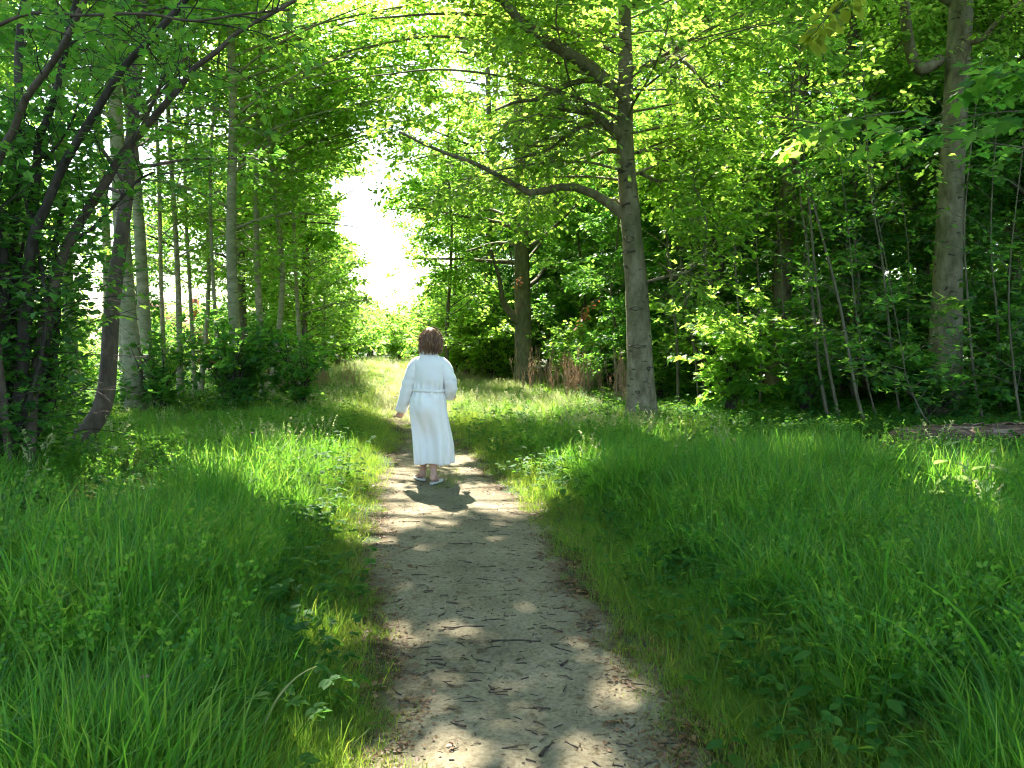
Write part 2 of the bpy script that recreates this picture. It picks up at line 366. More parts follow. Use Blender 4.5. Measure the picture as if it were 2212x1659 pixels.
def groundmat():
    m, n, out = newmat('woodland soil'); L = n.links.new
    g = nd(n, 'ShaderNodeNewGeometry')
    n1 = nd(n, 'ShaderNodeTexNoise', i_Scale=.8, i_Detail=6.0); L(g.outputs['Position'], n1.inputs['Vector'])
    n2 = nd(n, 'ShaderNodeTexNoise', i_Scale=22.0, i_Detail=6.0, i_Roughness=.7); L(g.outputs['Position'], n2.inputs['Vector'])
    r = nd(n, 'ShaderNodeValToRGB'); e = r.color_ramp.elements; e[0].position = .35; e[0].color = (.018, .014, .008, 1); e[1].position = .7; e[1].color = (.09, .06, .035, 1)
    L(n2.outputs[0], r.inputs[0])
    r2 = nd(n, 'ShaderNodeValToRGB'); e = r2.color_ramp.elements; e[0].position = .35; e[0].color = (.02, .05, .012, 1); e[1].position = .7; e[1].color = (.07, .10, .03, 1)
    L(n2.outputs[0], r2.inputs[0])
    mr = nd(n, 'ShaderNodeMapRange'); mr.inputs[1].default_value = .38; mr.inputs[2].default_value = .56; L(n1.outputs[0], mr.inputs[0])
    mx = nd(n, 'ShaderNodeMix', data_type='RGBA'); L(mr.outputs[0], mx.inputs[0]); L(r.outputs[0], mx.inputs[6]); L(r2.outputs[0], mx.inputs[7])
    p = nd(n, 'ShaderNodeBsdfPrincipled', i_Roughness=.95); L(mx.outputs[2], p.inputs['Base Color'])
    b = nd(n, 'ShaderNodeBump'); b.inputs['Strength'].default_value = .8; b.inputs['Distance'].default_value = .03; L(n2.outputs[0], b.inputs['Height']); L(b.outputs[0], p.inputs['Normal'])
    L(p.outputs[0], out.inputs[0]); return m
M['soil'] = groundmat()
def pathmat():
    m, n, out = newmat('trodden sandy path'); L = n.links.new
    g = nd(n, 'ShaderNodeNewGeometry'); at_ = nd(n, 'ShaderNodeAttribute', attribute_name='tint')
    n1 = nd(n, 'ShaderNodeTexNoise', i_Scale=2.2, i_Detail=5.0); n2 = nd(n, 'ShaderNodeTexNoise', i_Scale=45.0, i_Detail=5.0, i_Roughness=.7)
    n3 = nd(n, 'ShaderNodeTexNoise', i_Scale=14.0, i_Detail=6.0, i_Roughness=.75, i_Distortion=.5)
    for q in (n1, n2, n3): L(g.outputs['Position'], q.inputs['Vector'])
    r = nd(n, 'ShaderNodeValToRGB'); e = r.color_ramp.elements; e[0].position = .3; e[0].color = (.165, .142, .090, 1); e[1].position = .72; e[1].color = (.29, .252, .168, 1)
    L(n1.outputs[0], r.inputs[0])
    r2 = nd(n, 'ShaderNodeValToRGB'); e = r2.color_ramp.elements; e[0].position = .34; e[0].color = (.45, .42, .36, 1); e[1].position = .60; e[1].color = (1, 1, 1, 1); L(n2.outputs[0], r2.inputs[0])
    r3 = nd(n, 'ShaderNodeValToRGB'); e = r3.color_ramp.elements; e[0].position = .36; e[0].color = (.42, .36, .28, 1); e[1].position = .45; e[1].color = (1, 1, 1, 1); L(n3.outputs[0], r3.inputs[0])
    m1 = nd(n, 'ShaderNodeMix', data_type='RGBA', blend_type='MULTIPLY'); m1.inputs[0].default_value = .8; L(r.outputs[0], m1.inputs[6]); L(r2.outputs[0], m1.inputs[7])
    m2 = nd(n, 'ShaderNodeMix', data_type='RGBA', blend_type='MULTIPLY'); m2.inputs[0].default_value = .8; L(m1.outputs[2], m2.inputs[6]); L(r3.outputs[0], m2.inputs[7])
    # tint attribute: 0 in the trodden middle, 1 at the edge, where leaf mould mixes in
    ad = nd(n, 'ShaderNodeMath', operation='MULTIPLY_ADD'); L(n3.outputs[0], ad.inputs[0]); ad.inputs[1].default_value = 1.6; L(at_.outputs['Fac'], ad.inputs[2])
    mr = nd(n, 'ShaderNodeMapRange'); mr.inputs[1].default_value = 1.15; mr.inputs[2].default_value = 1.75; L(ad.outputs[0], mr.inputs[0])
    m3 = nd(n, 'ShaderNodeMix', data_type='RGBA'); L(mr.outputs[0], m3.inputs[0]); L(m2.outputs[2], m3.inputs[6]); m3.inputs[7].default_value = (.06, .038, .02, 1)
    p = nd(n, 'ShaderNodeBsdfPrincipled', i_Roughness=.93); p.inputs['Specular IOR Level'].default_value = .15; L(m3.outputs[2], p.inputs['Base Color'])
    b = nd(n, 'ShaderNodeBump'); b.inputs['Strength'].default_value = .55; b.inputs['Distance'].default_value = .012
    sm = nd(n, 'ShaderNodeMath', operation='ADD'); L(n2.outputs[0], sm.inputs[0]); L(n3.outputs[0], sm.inputs[1]); L(sm.outputs[0], b.inputs['Height']); L(b.outputs[0], p.inputs['Normal'])
    L(p.outputs[0], out.inputs[0]); return m
M['path'] = pathmat()
def plain(name, col, rough=.7, spec=.4, noise=0, nscale=40, bump=0, sheen=0):
    m, n, out = newmat(name); L = n.links.new
    p = nd(n, 'ShaderNodeBsdfPrincipled', i_Roughness=rough); p.inputs['Base Color'].default_value = (*col, 1); p.inputs['Specular IOR Level'].default_value = spec
    tc = nd(n, 'ShaderNodeTexCoord'); no = nd(n, 'ShaderNodeTexNoise', i_Scale=nscale, i_Detail=4.0); L(tc.outputs['Object'], no.inputs['Vector'])
    if noise:
        r = nd(n, 'ShaderNodeValToRGB'); e = r.color_ramp.elements
        e[0].position = .3; e[0].color = tuple(c * (1 - noise) for c in col) + (1,); e[1].position = .7; e[1].color = tuple(min(1, c * (1 + noise)) for c in col) + (1,)
        L(no.outputs[0], r.inputs[0]); L(r.outputs[0], p.inputs['Base Color'])
    if bump:
        b = nd(n, 'ShaderNodeBump'); b.inputs['Strength'].default_value = bump; b.inputs['Distance'].default_value = .004; L(no.outputs[0], b.inputs['Height']); L(b.outputs[0], p.inputs['Normal'])
    if sheen: p.inputs['Sheen Weight'].default_value = sheen
    L(p.outputs[0], out.inputs[0]); return m
M['robe'] = plain('white terry cloth', (.80, .78, .735), .95, .1, noise=.04, nscale=160, bump=.5, sheen=.3)
M['skin'] = plain('skin', (.52, .30, .22), .5, .4, noise=.08, nscale=20)
M['hair'] = leafmat('auburn hair', [(.07, .028, .015), (.19, .09, .035), (.45, .26, .12)], [(.30, .12, .06), (.36, .17, .09), (.5, .3, .18)], tfac=.25, rough=.35, spec=.6, scale=6)  # auburn, with lighter tones standing in for sun on the hair
M['slipper'] = plain('white slipper', (.72, .69, .64), .8, .2, noise=.08)
M['sole'] = plain('dark sole', (.05, .045, .04), .8, .2)
M['brick'] = plain('brick', (.36, .14, .075), .85, .2, noise=.25, nscale=9)
M['roof_tile'] = plain('roof tile', (.30, .15, .09), .8, .2, noise=.25, nscale=7)
M['window_frame'] = plain('window frame', (.7, .7, .68), .6)
M['glass'] = plain('window glass', (.05, .07, .09), .08, .6)
M['petal'] = plain('pink petal', (.55, .12, .38), .6)
M['white_petal'] = plain('white petal', (.8, .8, .78), .6)

# ------------------------------------------------------------------ ground and path
def make_ground():
    xs = np.concatenate([np.linspace(-400, -30, 14)[:-1], np.linspace(-30, -8, 30)[:-1], np.linspace(-8, 9, 150)[:-1], np.linspace(9, 30, 30)[:-1], np.linspace(30, 400, 14)])
    ys = np.concatenate([np.linspace(-300, -12, 10)[:-1], np.linspace(-12, 1, 20)[:-1], np.linspace(1, 18, 150)[:-1], np.linspace(18, 60, 60)[:-1], np.linspace(60, 700, 20)])
    X, Y = np.meshgrid(xs, ys); Z = gh(X, Y)
    V = np.stack([X, Y, Z], -1).reshape(-1, 3); nx, ny = len(xs), len(ys)
    i = (np.arange(ny - 1)[:, None] * nx + np.arange(nx - 1)[None]).ravel()
    F = np.stack([i, i + 1, i + nx + 1, i + nx], -1)
    o = MB().add(V, F).build('ground', M['soil'], smooth=True, kind='structure')
    return o
make_ground()
def make_path():
    ys = np.concatenate([np.linspace(-10, 1.5, 40)[:-1], np.linspace(1.5, 12, 330)[:-1], np.linspace(12, 34, 120)])
    n = 46; t = np.linspace(0, 1, n)
    wl = .07 * np.sin(ys * 2.1) + .05 * np.sin(ys * 5.3 + 1) + .03 * np.sin(ys * 12.7); wr = .07 * np.sin(ys * 1.8 + 2) + .05 * np.sin(ys * 6.1) + .03 * np.sin(ys * 14.1)
    l = path_l(ys) - .12 + wl; r = path_r(ys) + .12 + wr
    X = l[:, None] + (r - l)[:, None] * t[None]; Y = np.broadcast_to(ys[:, None], X.shape)
    g = np.random.default_rng(3)
    Z = gh(X, Y) + .006 - .03 * np.sin(np.pi * t)[None] ** .5 * 0 + .004 * np.sin(X * 23 + Y * 11) * np.sin(Y * 17) + g.normal(0, .0012, X.shape)
    Z = Z + np.interp(t, [0, .06, .94, 1], [-.012, .004, .004, -.012])[None]
    V = np.stack([X, Y, Z], -1).reshape(-1, 3); m = len(ys)
    i = (np.arange(m - 1)[:, None] * n + np.arange(n - 1)[None]).ravel()
    F = np.stack([i, i + 1, i + n + 1, i + n], -1)
    tint = np.abs(t * 2 - 1)[None] ** 3 * np.ones((m, 1)) + np.clip((ys - 9.5) / 6, 0, .6)[:, None]
    MB().add(V, F, tint.ravel()).build('path', M['path'], smooth=True, kind='structure')
make_path()

# ------------------------------------------------------------------ trees
def trunk_curve(base, h, lean=(0, 0), wob=.15, k=18, g=None):
    g = g or RNG
    n = 6; p = [np.array(base, float)]
    for i in range(1, n): p.append(p[0] + np.array([lean[0] * h * i / (n - 1), lean[1] * h * i / (n - 1), h * i / (n - 1)]) + np.array([g.normal(0, wob), g.normal(0, wob), 0]))
    return resample(p, k)
def trunk_radii(k, r0, r1, flare=.5):
    t = np.linspace(0, 1, k)
    return (r0 + (r1 - r0) * t) * (1 + flare * np.exp(-t * 22))
def tree(name, label, cat, pts, r0, r1, crown, bark_m, leaf_m, seed, group=None, unique=True, hero_limbs=None, flare=.45, nsides=12, tpl=DIA, near=0, carve_it=True, cull=None):
    """pts: trunk polyline in world; crown: dict(z0, n1, l1, n2, l2, n3, l3, nl, size, up1, ang1, k)"""
    g = np.random.default_rng(seed)
    base = pts[0].copy()
    root = thing(name, label, cat, tuple(base), 0, group)
    P = pts - base; K = len(P)
    V, F = tubes(P, trunk_radii(K, r0, r1, flare), nsides, .035, seed)
    MB().add(V, F).build('trunk', bark_m, root, smooth=True)
    c = dict(z0=.3, n1=22, l1=4.0, n2=9, l2=1.7, n3=7, l3=.6, nl=9, size=.095, up1=.35, ang1=1.15, up2=.05, tilt=.5, droop=.25, n_limb=5, flat=.65); c.update(crown)
    L1, t1 = kids(P[None], c['n1'], c['z0'], .985, c['l1'], c['ang1'], c['up1'], 0.0, 7, .10, g, c['droop'], lscale=True)
    if carve_it:
        kL = ~(sky_gap(L1[:, 2] + base) | sky_gap(L1[:, 4] + base)); kL &= carve(L1[:, 5] + base, g, False) | (g.uniform(0, 1, len(L1)) < .4)
        L1, t1 = L1[kL], t1[kL]
    r = np.interp(t1, np.linspace(0, 1, K), trunk_radii(K, r0, r1, 0)) * c.get('lr', .36)
    r1s = r[:, None] * np.linspace(1, .22, 7)[None]
    order = np.argsort(-r)
    for j in order[:c['n_limb']]:
        V, F = tubes(L1[j:j + 1], r1s[j:j + 1], 7, .03, j)
        MB().add(V, F).build('limb', bark_m, root, smooth=True)
    if hero_limbs:
        HL = []; hero_limbs = [h for h in hero_limbs if not shades(h[0])]
        for (hp, ra, rb) in hero_limbs:
            q = resample(np.array(hp) - base, 14); V, F = tubes(q, np.linspace(ra, rb, 14)[None], 8, .07, len(HL) + 5)
            MB().add(V, F).build('limb', bark_m, root, smooth=True); HL.append(q)
        HL = np.array(HL)
    L2, t2 = kids(L1, c['n2'], .12, 1.0, c['l2'], .85, c['up2'], c['flat'], 5, .16, g, c['droop'])
    if hero_limbs:
        H2, _ = kids(HL, c.get('hn', 14), .14, 1.0, c.get('hl2', 1.6), .9, .05, .55, 5, .2, g, .3)
        L2 = np.concatenate([L2, H2])
    if carve_it:
        k2 = carve(L2[:, 2] + base, g, False) & carve(L2[:, 4] + base, g, False) & carve(L2[:, 0] + base, g, False); L2 = L2[k2]
    L3, t3 = kids(L2, c['n3'], .1, 1.0, c['l3'], .8, 0, c['flat'], 3, .15, g, .3)
    tw = MB()
    rest = order[c['n_limb']:]
    if len(rest): tw.add(*tubes(L1[rest], r1s[rest], 5))
    rr2 = np.full(len(L2), max(.006, r0 * .03))[:, None] * np.linspace(1, .3, 5)[None]
    tw.add(*tubes(L2, rr2, 3))
    if near: tw.add(*tubes(L3, np.full((len(L3), 1), .0035) * np.linspace(1, .5, 3)[None], 3))
    tw.build('twig_growth', bark_m, root, kind='stuff')
    pos, d, nr = leaf_sites(L3, c['nl'], c['size'], g, c['tilt'])
    sz = c['size'] * g.uniform(.65, 1.2, len(pos))
    if carve_it: sz = sz * (1 + .9 * sstep(7.5, 11, pos[:, 2]) * (1 - sstep(11, 13, (pos + base)[:, 1] - SXY[1] * pos[:, 2])))  # high unseen leaves enlarged to thicken the shade over the near ground
    keep = np.ones(len(pos), bool)
    if carve_it: keep &= carve(pos + base, g, glade=c.get('glade', True))
    if cull is not None: keep &= cull(pos + base)
    if carve_it:
        wp = pos + base; yp = wp[:, 1] - SXY[1] * wp[:, 2]
        high = (wp[:, 2] > 1.9 + .45 * wp[:, 1]) & (yp > 6.8) & (np.abs(wp[:, 0]) < 40)
        keep &= ~(high & (g.uniform(0, 1, len(pos)) < c.get('thin', .85)))
    pos, d, nr, sz = pos[keep], d[keep], nr[keep], sz[keep]
    if near:
        wp = pos + base; dist = np.linalg.norm(wp - np.array([0, 0, CAM_H]), axis=1)
        vis = (np.abs(wp[:, 0] / np.maximum(wp[:, 1], .1)) < .62) & (wp[:, 1] > 1) & ((wp[:, 2] - CAM_H) / np.maximum(wp[:, 1], .1) < .42)
        oi = np.argsort(np.where(vis, dist / sz, 1e9))[:near]
        single_leaves(pos[oi], d[oi], nr[oi], sz[oi], tpl, leaf_m, root, g)
        k2 = np.ones(len(pos), bool); k2[oi] = False; pos, d, nr, sz = pos[k2], d[k2], nr[k2], sz[k2]
    mb = MB(); leaves(mb, pos, d, nr, sz, tpl, g); mb.build('crown', leaf_m, root, kind='stuff')
    return root
_leafmesh = {}
def single_leaves(pos, d, nr, sz, tpl, mat, root, g):
    key = (id(tpl), mat.name)
    if key not in _leafmesh:
        _leafmesh[key] = []
        for q in range(4): _leafmesh[key].append(MB().add(tpl[0], tpl[1], np.full(len(tpl[0]), .15 + .25 * q)).mesh('leaf', mat))
    d = unit(d); s_ = unit(np.cross(d, nr)); nn = np.cross(s_, d)
    for i in range(len(pos)):
        o = bpy.data.objects.new('leaf', _leafmesh[key][i % 4]); COL.objects.link(o); o.parent = root
        mt = Matrix(((s_[i][0], d[i][0], nn[i][0], 0), (s_[i][1], d[i][1], nn[i][1], 0), (s_[i][2], d[i][2], nn[i][2], 0), (0, 0, 0, 1)))
        o.matrix_basis = Matrix.Translation(Vector(pos[i])) @ mt @ Matrix.Diagonal((*([float(sz[i])] * 3), 1))
def copy_tree(o, loc, rz, sc=1.0, label=None, group=None):
    c = o.copy(); COL.objects.link(c); c.location = loc; c.rotation_euler = (0, 0, rz); c.scale = (sc, sc, sc)
    if label: c['label'] = label
    if group: c['group'] = group
    for ch in o.children:
        k = ch.copy(); COL.objects.link(k); k.parent = c
    return c
def g3(px, d, dz=0.0):
    x = (px - 1106) / FPX * d; return np.array([x, d, float(gh(x, d)) - .05 + dz])

# --- the big beech beside the path
B = 13.6
bp = [at(1386, 925, B), at(1383, 820, B), at(1376, 650, B), at(1366, 520, B), at(1356, 400, B), at(1350, 300, B), at(1352, 200, B), at(1350, 60, B)]
bp[0][2] = float(gh(bp[0][0], bp[0][1])) - .1
bp += [bp[-1] + np.array([-.05, .1, 2.5]), bp[-1] + np.array([.1, 0, 6]), bp[-1] + np.array([.3, .2, 11])]
def L_(pts, dz, r0, r1):   # limb drawn from photograph points, drifting in depth by dz metres
    n = len(pts); return ([at(p[0], p[1], B + dz * i / (n - 1)) for i, p in enumerate(pts)], r0, r1)
bl = [L_([(1345, 465), (1300, 428), (1245, 405), (1200, 405), (1150, 418), (1105, 395), (1040, 360), (1000, 343), (930, 318), (862, 284)], -1.2, .085, .018),
      L_([(1350, 300), (1322, 278), (1290, 252), (1250, 238), (1200, 230)], -.8, .10, .06),
      L_([(1350, 215), (1320, 190), (1280, 150), (1220, 112), (1175, 85), (1130, 50), (1085, 0), (1040, -60)], -2.0, .13, .05),
      L_([(1300, 265), (1250, 275), (1215, 300), (1180, 325), (1110, 345)], -.6, .045, .014),
      L_([(1300, 170), (1240, 178), (1190, 200), (1160, 215), (1115, 220), (1070, 238)], -1.4, .055, .016),
      L_([(1360, 70), (1330, 66), (1290, 66), (1240, 100)], .8, .05, .02),
      L_([(1362, 148), (1400, 142), (1440, 125), (1480, 135), (1530, 190), (1570, 250)], -1.0, .045, .014),
      L_([(1378, 330), (1400, 325), (1440, 320), (1470, 315)], .6, .03, .012),
      L_([(1385, 375), (1420, 390), (1470, 395), (1540, 400)], 1.4, .035, .012),
      L_([(1398, 610), (1430, 600), (1490, 585), (1520, 540), (1525, 470), (1500, 400)], -1.2, .03, .008),
      L_([(1345, 330), (1310, 325), (1270, 345), (1230, 375)], 1.2, .05, .015),
      L_([(1340, 440), (1330, 432), (1310, 430), (1290, 410), (1325, 385)], .4, .03, .01),
      L_([(1345, 262), (1250, 212), (1100, 168), (950, 150), (800, 165)], -1.0, .035, .01), L_([(1350, 120), (1200, 60), (1000, 30), (800, 40)], -1.5, .045, .012),
      L_([(1345, 190), (1150, 118), (950, 78), (740, 112)], 1.6, .04, .012), L_([(1350, 90), (1150, 10), (950, -20), (700, 0)], 2.4, .04, .012),
      L_([(1372, 10), (1420, -30), (1500, -60), (1600, -100)], -2, .08, .03)]
def fan(x, y, rows):   # added limbs, unseen ones overhead to shade the ground: (height, compass angle, length, rise)
    out = []
    for z, a, l, up in rows:
        c, s_ = math.cos(R(a)), math.sin(R(a))
        out.append(([np.array([x, y, z]), np.array([x + c * l * .3, y + s_ * l * .3, z + up * .5]), np.array([x + c * l * .65, y + s_ * l * .65, z + up * .8]), np.array([x + c * l, y + s_ * l, z + up])], .075, .02))
    return out
MUST = []
for px_, py_ in ((2050, 1130), (2125, 1125)):
    p_ = gndh(px_, py_); gap(p_[0], p_[1], .42, .28, .26); MUST.append((p_[0], p_[1], .42))
def shades(pts):
    q = resample(pts, 30)
    return any(np.any(np.linalg.norm(q[:, :2] - SXY * (q[:, 2:3] - z) - np.array([x, y]), axis=1) < .30) for x, y, z in MUST)
bl += fan(bp[-1][0] - .3, 13.8, [(8.2, 180, 8.0, 1.6), (8.8, 205, 8.5, 1.6), (9.6, 160, 8.5, 1.8), (8.6, 235, 7.5, 1.6), (10.4, 190, 8.5, 1.6), (11.4, 170, 8.5, 1.8), (9.0, 265, 6.5, 1.6), 
                                (10.8, 215, 8.0, 1.6), (12.4, 200, 7.5, 1.6), (12.2, 150, 8.0, 1.6), (10.6, 20, 6.0, 1.8), (12.8, 245, 6.5, 1.6), (13.6, 180, 7.0, 1.6), (11.6, 275, 6.0, 1.5), (9.4, 192, 8.5, 1.0), (10.0, 228, 8.0, 1.4), (9.6, 250, 7.0, 1.6), (10.9, 238, 7.5, 1.4), (11.8, 222, 7.5, 1.4), (12.8, 262, 6.5, 1.4), (7.6, 222, 7.5, .6), (7.9, 238, 7.2, .6), (8.0, 208, 8, .6), (8.4, 250, 6.8, .8), (7.8, 230, 5.0, .8)])  # unseen beech limbs added to shade the near ground

_lines = [[(1386, 925), (1376, 650), (1356, 400), (1350, 60)], [(1345, 465), (1300, 428), (1245, 405), (1150, 418), (1105, 395), (1000, 343), (862, 284)], [(1350, 300), (1290, 252), (1230, 235)],
          [(1350, 215), (1280, 150), (1200, 100)], [(1362, 148), (1440, 125), (1530, 190)], [(1300, 170), (1190, 200), (1115, 220)], [(1300, 265), (1250, 275), (1180, 325), (1110, 345)]]
def clear_view(p):
    """thin the outer leaves hanging in front of the trunk and the main limbs"""
    yy = np.maximum(p[:, 1], .5); px = 1106 + FPX * p[:, 0] / yy; py = 829.5 - FPX * math.tan(PITCH) - FPX * (p[:, 2] - CAM_H) / yy
    q = np.stack([px, py], -1); dm = np.full(len(p), 1e9)
    for ln in _lines:
        for a, b in zip(ln[:-1], ln[1:]):
            a = np.array(a, float); b = np.array(b, float); t = np.clip(((q - a) @ (b - a)) / ((b - a) @ (b - a)), 0, 1); dm = np.minimum(dm, np.linalg.norm(q - a - t[:, None] * (b - a), axis=1))
    k = RNG.uniform(0, 1, len(p)); return ~((p[:, 1] < 13.75) & (dm < np.where(py > 430, 42, 21)) & (k > .1)) & ~((px > 980) & (px < 1345) & (py > 120) & (py < 440) & (k > .55) & (p[:, 1] < 14.5))
tree('beech_tree', 'tall smooth grey beech whose long wavy limb reaches left over the path', 'tree',
     resample(bp, 40), .235, .06, dict(z0=.40, n1=58, l1=6.2, n2=11, l2=1.9, n3=8, l3=.60, nl=8, size=.108, up1=.12, ang1=1.35, n_limb=6, hl2=1.7, hn=32, lr=.16, tilt=.5, droop=.5),
     M['beech_bark'], M['beech_leaf'], 101, hero_limbs=bl, near=300, nsides=20, tpl=OVAL, flare=.55,
     cull=lambda p: (p[:, 1] < 22) & clear_view(p))
beech = COL.objects['beech_tree']
def knot_on(root, px, py, wpx, hpx, d, rad):
    """raised dark rim of an old branch scar on the camera side of a trunk"""
    c = at(px, py, d) - np.array(root.location); th = np.linspace(0, 2 * np.pi, 17)
    hw = wpx / FPX * d / 2; hh = hpx / FPX * d / 2
    ctr = at(px, py, d)
    ax = np.interp(py, [60, 200, 300, 400, 520, 650, 820, 925], [1350, 1352, 1350, 1356, 1366, 1376, 1383, 1386]) if root is beech else px
    off = (px - ax) / FPX * d
    q = []
    for a in th:
        dx = np.clip(off + hw * math.cos(a), -rad * .97, rad * .97); q.append((dx + (ctr[0] - off) - root.location[0], -math.sqrt(rad * rad - dx * dx) + c[1] - .004, c[2] + hh * math.sin(a) + .012 * math.sin(a * 5)))
    V, F = tubes(np.array(q), np.full((1, 17), .0055) * (1 + .4 * np.sin(th * 3)), 5)
    MB().add(V, F).build('knot', M['knot'], root, smooth=True)
for a in [(1355, 520, 20, 12, .235), (1350, 546, 36, 3, .235), (1368, 668, 30, 6, .25), (1372, 748, 38, 5, .25), (1396, 795, 7, 7, .25), (1372, 845, 9, 5, .255)]:
    knot_on(beech, a[0], a[1], a[2], a[3], B, a[4])

# --- other individual trees (trunks read off the photograph)
def T(px_top, px_bot, d, h, r, wob=.1, k=20, g=None, ztop=None):
    b = g3(px_bot, d); topx = (px_top - 1106) / FPX * d; ztv = CAM_H + d * .38
    lean = (topx - b[0]) / ztv
    return trunk_curve(b, h, (lean, 0), wob, k, g or np.random.default_rng(int(px_bot)))
UNI = dict(n1=26, n2=9, n3=7, nl=8)
second = tree('maple_tree', 'forked maple wrapped in leaves, behind the dry stalks left of the beech', 'tree',
     T(1112, 1134, 24.0, 17, .2, .08), .27, .06, dict(z0=.17, n1=40, l1=4.6, n2=11, l2=1.6, n3=8, l3=.6, nl=8, size=.12, up1=.15, ang1=1.3),
     M['grey_bark'], M['maple_leaf'], 202, hero_limbs=[([at(1128, 700, 24), at(1110, 685, 23.9), at(1098, 670, 23.8), at(1085, 645, 23.6), at(1078, 600, 23.4), at(1060, 540, 23)], .14, .05)], nsides=14)
tree('beech_tree', 'thick pale beech behind the fallen log, lit on one side and dark on the other', 'tree',
     T(2048, 2040, 15.0, 22, .26, .05), .265, .10, dict(z0=.34, n1=48, l1=7.2, n2=12, l2=2.0, n3=8, l3=.65, nl=9, size=.10, up1=.2, ang1=1.25, hl2=1.4),
     M['beech_bark'], M['beech_leaf'], 303, nsides=18, flare=.6,
     hero_limbs=[([at(2030, 130, 15), at(1985, 150, 14.8), at(1965, 100, 14.6), at(1955, 30, 14.4), at(1945, -60, 14)], .11, .08), ([at(2055, 60, 15), at(2110, 90, 14.7), at(2160, 40, 14.4), at(2230, -10, 14)], .06, .04)])
tree('beech_tree', 'grey beech trunk half hidden by leaves above the bright maple shrub', 'tree',
     T(1725, 1680, 19.0, 21, .23, .1), .24, .08, dict(z0=.33, n1=34, l1=5.6, n2=10, l2=2.0, n3=8, l3=.65, nl=8, size=.11, up1=.2, ang1=1.25),
     M['beech_bark'], M['beech_leaf'], 404, nsides=14)
# left group of pale trunks
for i, (pt, pb, d, h, r, lab) in enumerate([
        (268, 292, 15.5, 17, .155, 'pale smooth trunk, thickest of the close group behind the curved dark tree'),
        (292, 318, 16.6, 18, .13, 'pale trunk leaning left, rightmost of the close group left of the path'),
        (250, 272, 17.5, 17, .10, 'slimmer pale trunk squeezed between the two thick pale ones'),
        (150, 160, 18.5, 17, .13, 'pale trunk showing through the branches of the dark coppice'),
        (40, 60, 19.5, 17, .13, 'pale trunk at the far left behind the dark coppice stems'),
        (230, 232, 20.0, 17, .12, 'pale trunk standing behind the curved dark tree')]):
    tree('pale_tree', lab, 'tree', T(pt, pb, d, h + 2, r, .06), r, .04, dict(z0=.28, n1=21, l1=3.8, n2=9, l2=1.5, n3=7, l3=.5, nl=7, size=.12, up1=.25, ang1=1.2),
         M['pale_bark'], M['maple_leaf'], 500 + i, hero_limbs=fan(g3(pb, d)[0], d, [(8.4, -25, 6, 1.8), (9.6, 10, 6.5, 1.6), (10.8, -10, 6, 1.4), (11.6, -50, 6, 1.2), (9.2, -60, 5.5, 1.4), (12.6, 15, 5.5, 1.)]) if i in (0, 1) else None, group='pale trunks on the left of the path', nsides=12)  # high limbs on the first two added overhead for their shade
for i, (pt, pb, d, h, r, z0, lab) in enumerate([
        (510, 514, 16.5, 15, .125, .22, 'straight slender maple rising from the dark bush left of the path'),
        (566, 570, 18.2, 14, .085, .2, 'thin maple just right of the straight slender one, left of the path'),
        (625, 583, 18.8, 13, .075, .2, 'thin maple leaning right over the path side of the dark bush'),
        (350, 356, 17.0, 12, .05, .2, 'very thin upright trunk right of the close pale group'),
        (372, 388, 18.0, 13, .07, .22, 'thin trunk in front of the brick house gable'),
        (425, 420, 19.0, 12, .05, .2, 'wiry trunk between the brick house and the white wall'),
        (440, 430, 19.6, 12, .06, .2, 'crooked thin trunk bending at its foot by the brick house'),
        (470, 480, 17.4, 12, .045, .2, 'wiry trunk just left of the straight slender maple'),
        (640, 652, 21.0, 11, .06, .15, 'thin yellow green trunk at the path end of the dark bush'),
        (690, 700, 26.0, 5.5, .05, .12, 'slim low tree in the sun behind the left patch of dry stalks')]):
    tree('young_maple', lab, 'tree', T(pt, pb, d, h + 1.5, r, .09), r, .018, dict(z0=z0, n1=24, l1=2.9, n2=9, l2=1.2, n3=7, l3=.5, nl=5, size=.12, up1=.15, ang1=1.25),
         M['pale_bark'], M['maple_leaf'], 600 + i, hero_limbs=[(q_, .03, .008) for q_, _, _ in fan(g3(pb, d)[0], d, [(5.0, -5, 3.8, 1.5), (6.1, -18, 4.2, 1.2), (5.4, -12, 3.4, .9), (6.4, 8, 4.2, 1.0), (7.3, -8, 4.4, .9), (8.3, 6, 4.2, .8), (6.9, -25, 3.6, .9), (5.9, -2, 3.8, 1.2), (6.8, 18, 4.0, 1.0), (7.8, -15, 4.2, .9)])] if i in (0, 1, 2) else None, group='slender maples left of the path', nsides=9)
# unseen trees added outside the frame to shade the path
for i, (x, y, h, r, lab) in enumerate([(-9.6, 9.0, 19, .2, 'unseen broad tree added for shade left of the frame beside the coppice'), (9.8, 9.0, 19, .2, 'unseen broad tree added for shade right of the frame opposite the coppice'),
        (-6.5, 2.5, 17, .18, 'unseen broad tree added for shade beside the viewer on the left'), (7.4, 2.0, 17, .18, 'unseen broad tree added for shade beside the viewer on the right'), (-10.8, 14.2, 20, .2, 'unseen broad tree added for shade left of the pale trunks')]):
    tree('broad_tree', lab, 'tree', trunk_curve((x, y, float(gh(x, y)) - .05), h, (.0, .0), .15, 18, np.random.default_rng(i)), r, .06,
         dict(z0=.42, n1=34, l1=6.0, n2=11, l2=2.0, n3=8, l3=.65, nl=8, size=.12, up1=.2, ang1=1.3), M['grey_bark'], M['maple_leaf'], 800 + i, group='unseen broad trees added to shade the path', nsides=10)
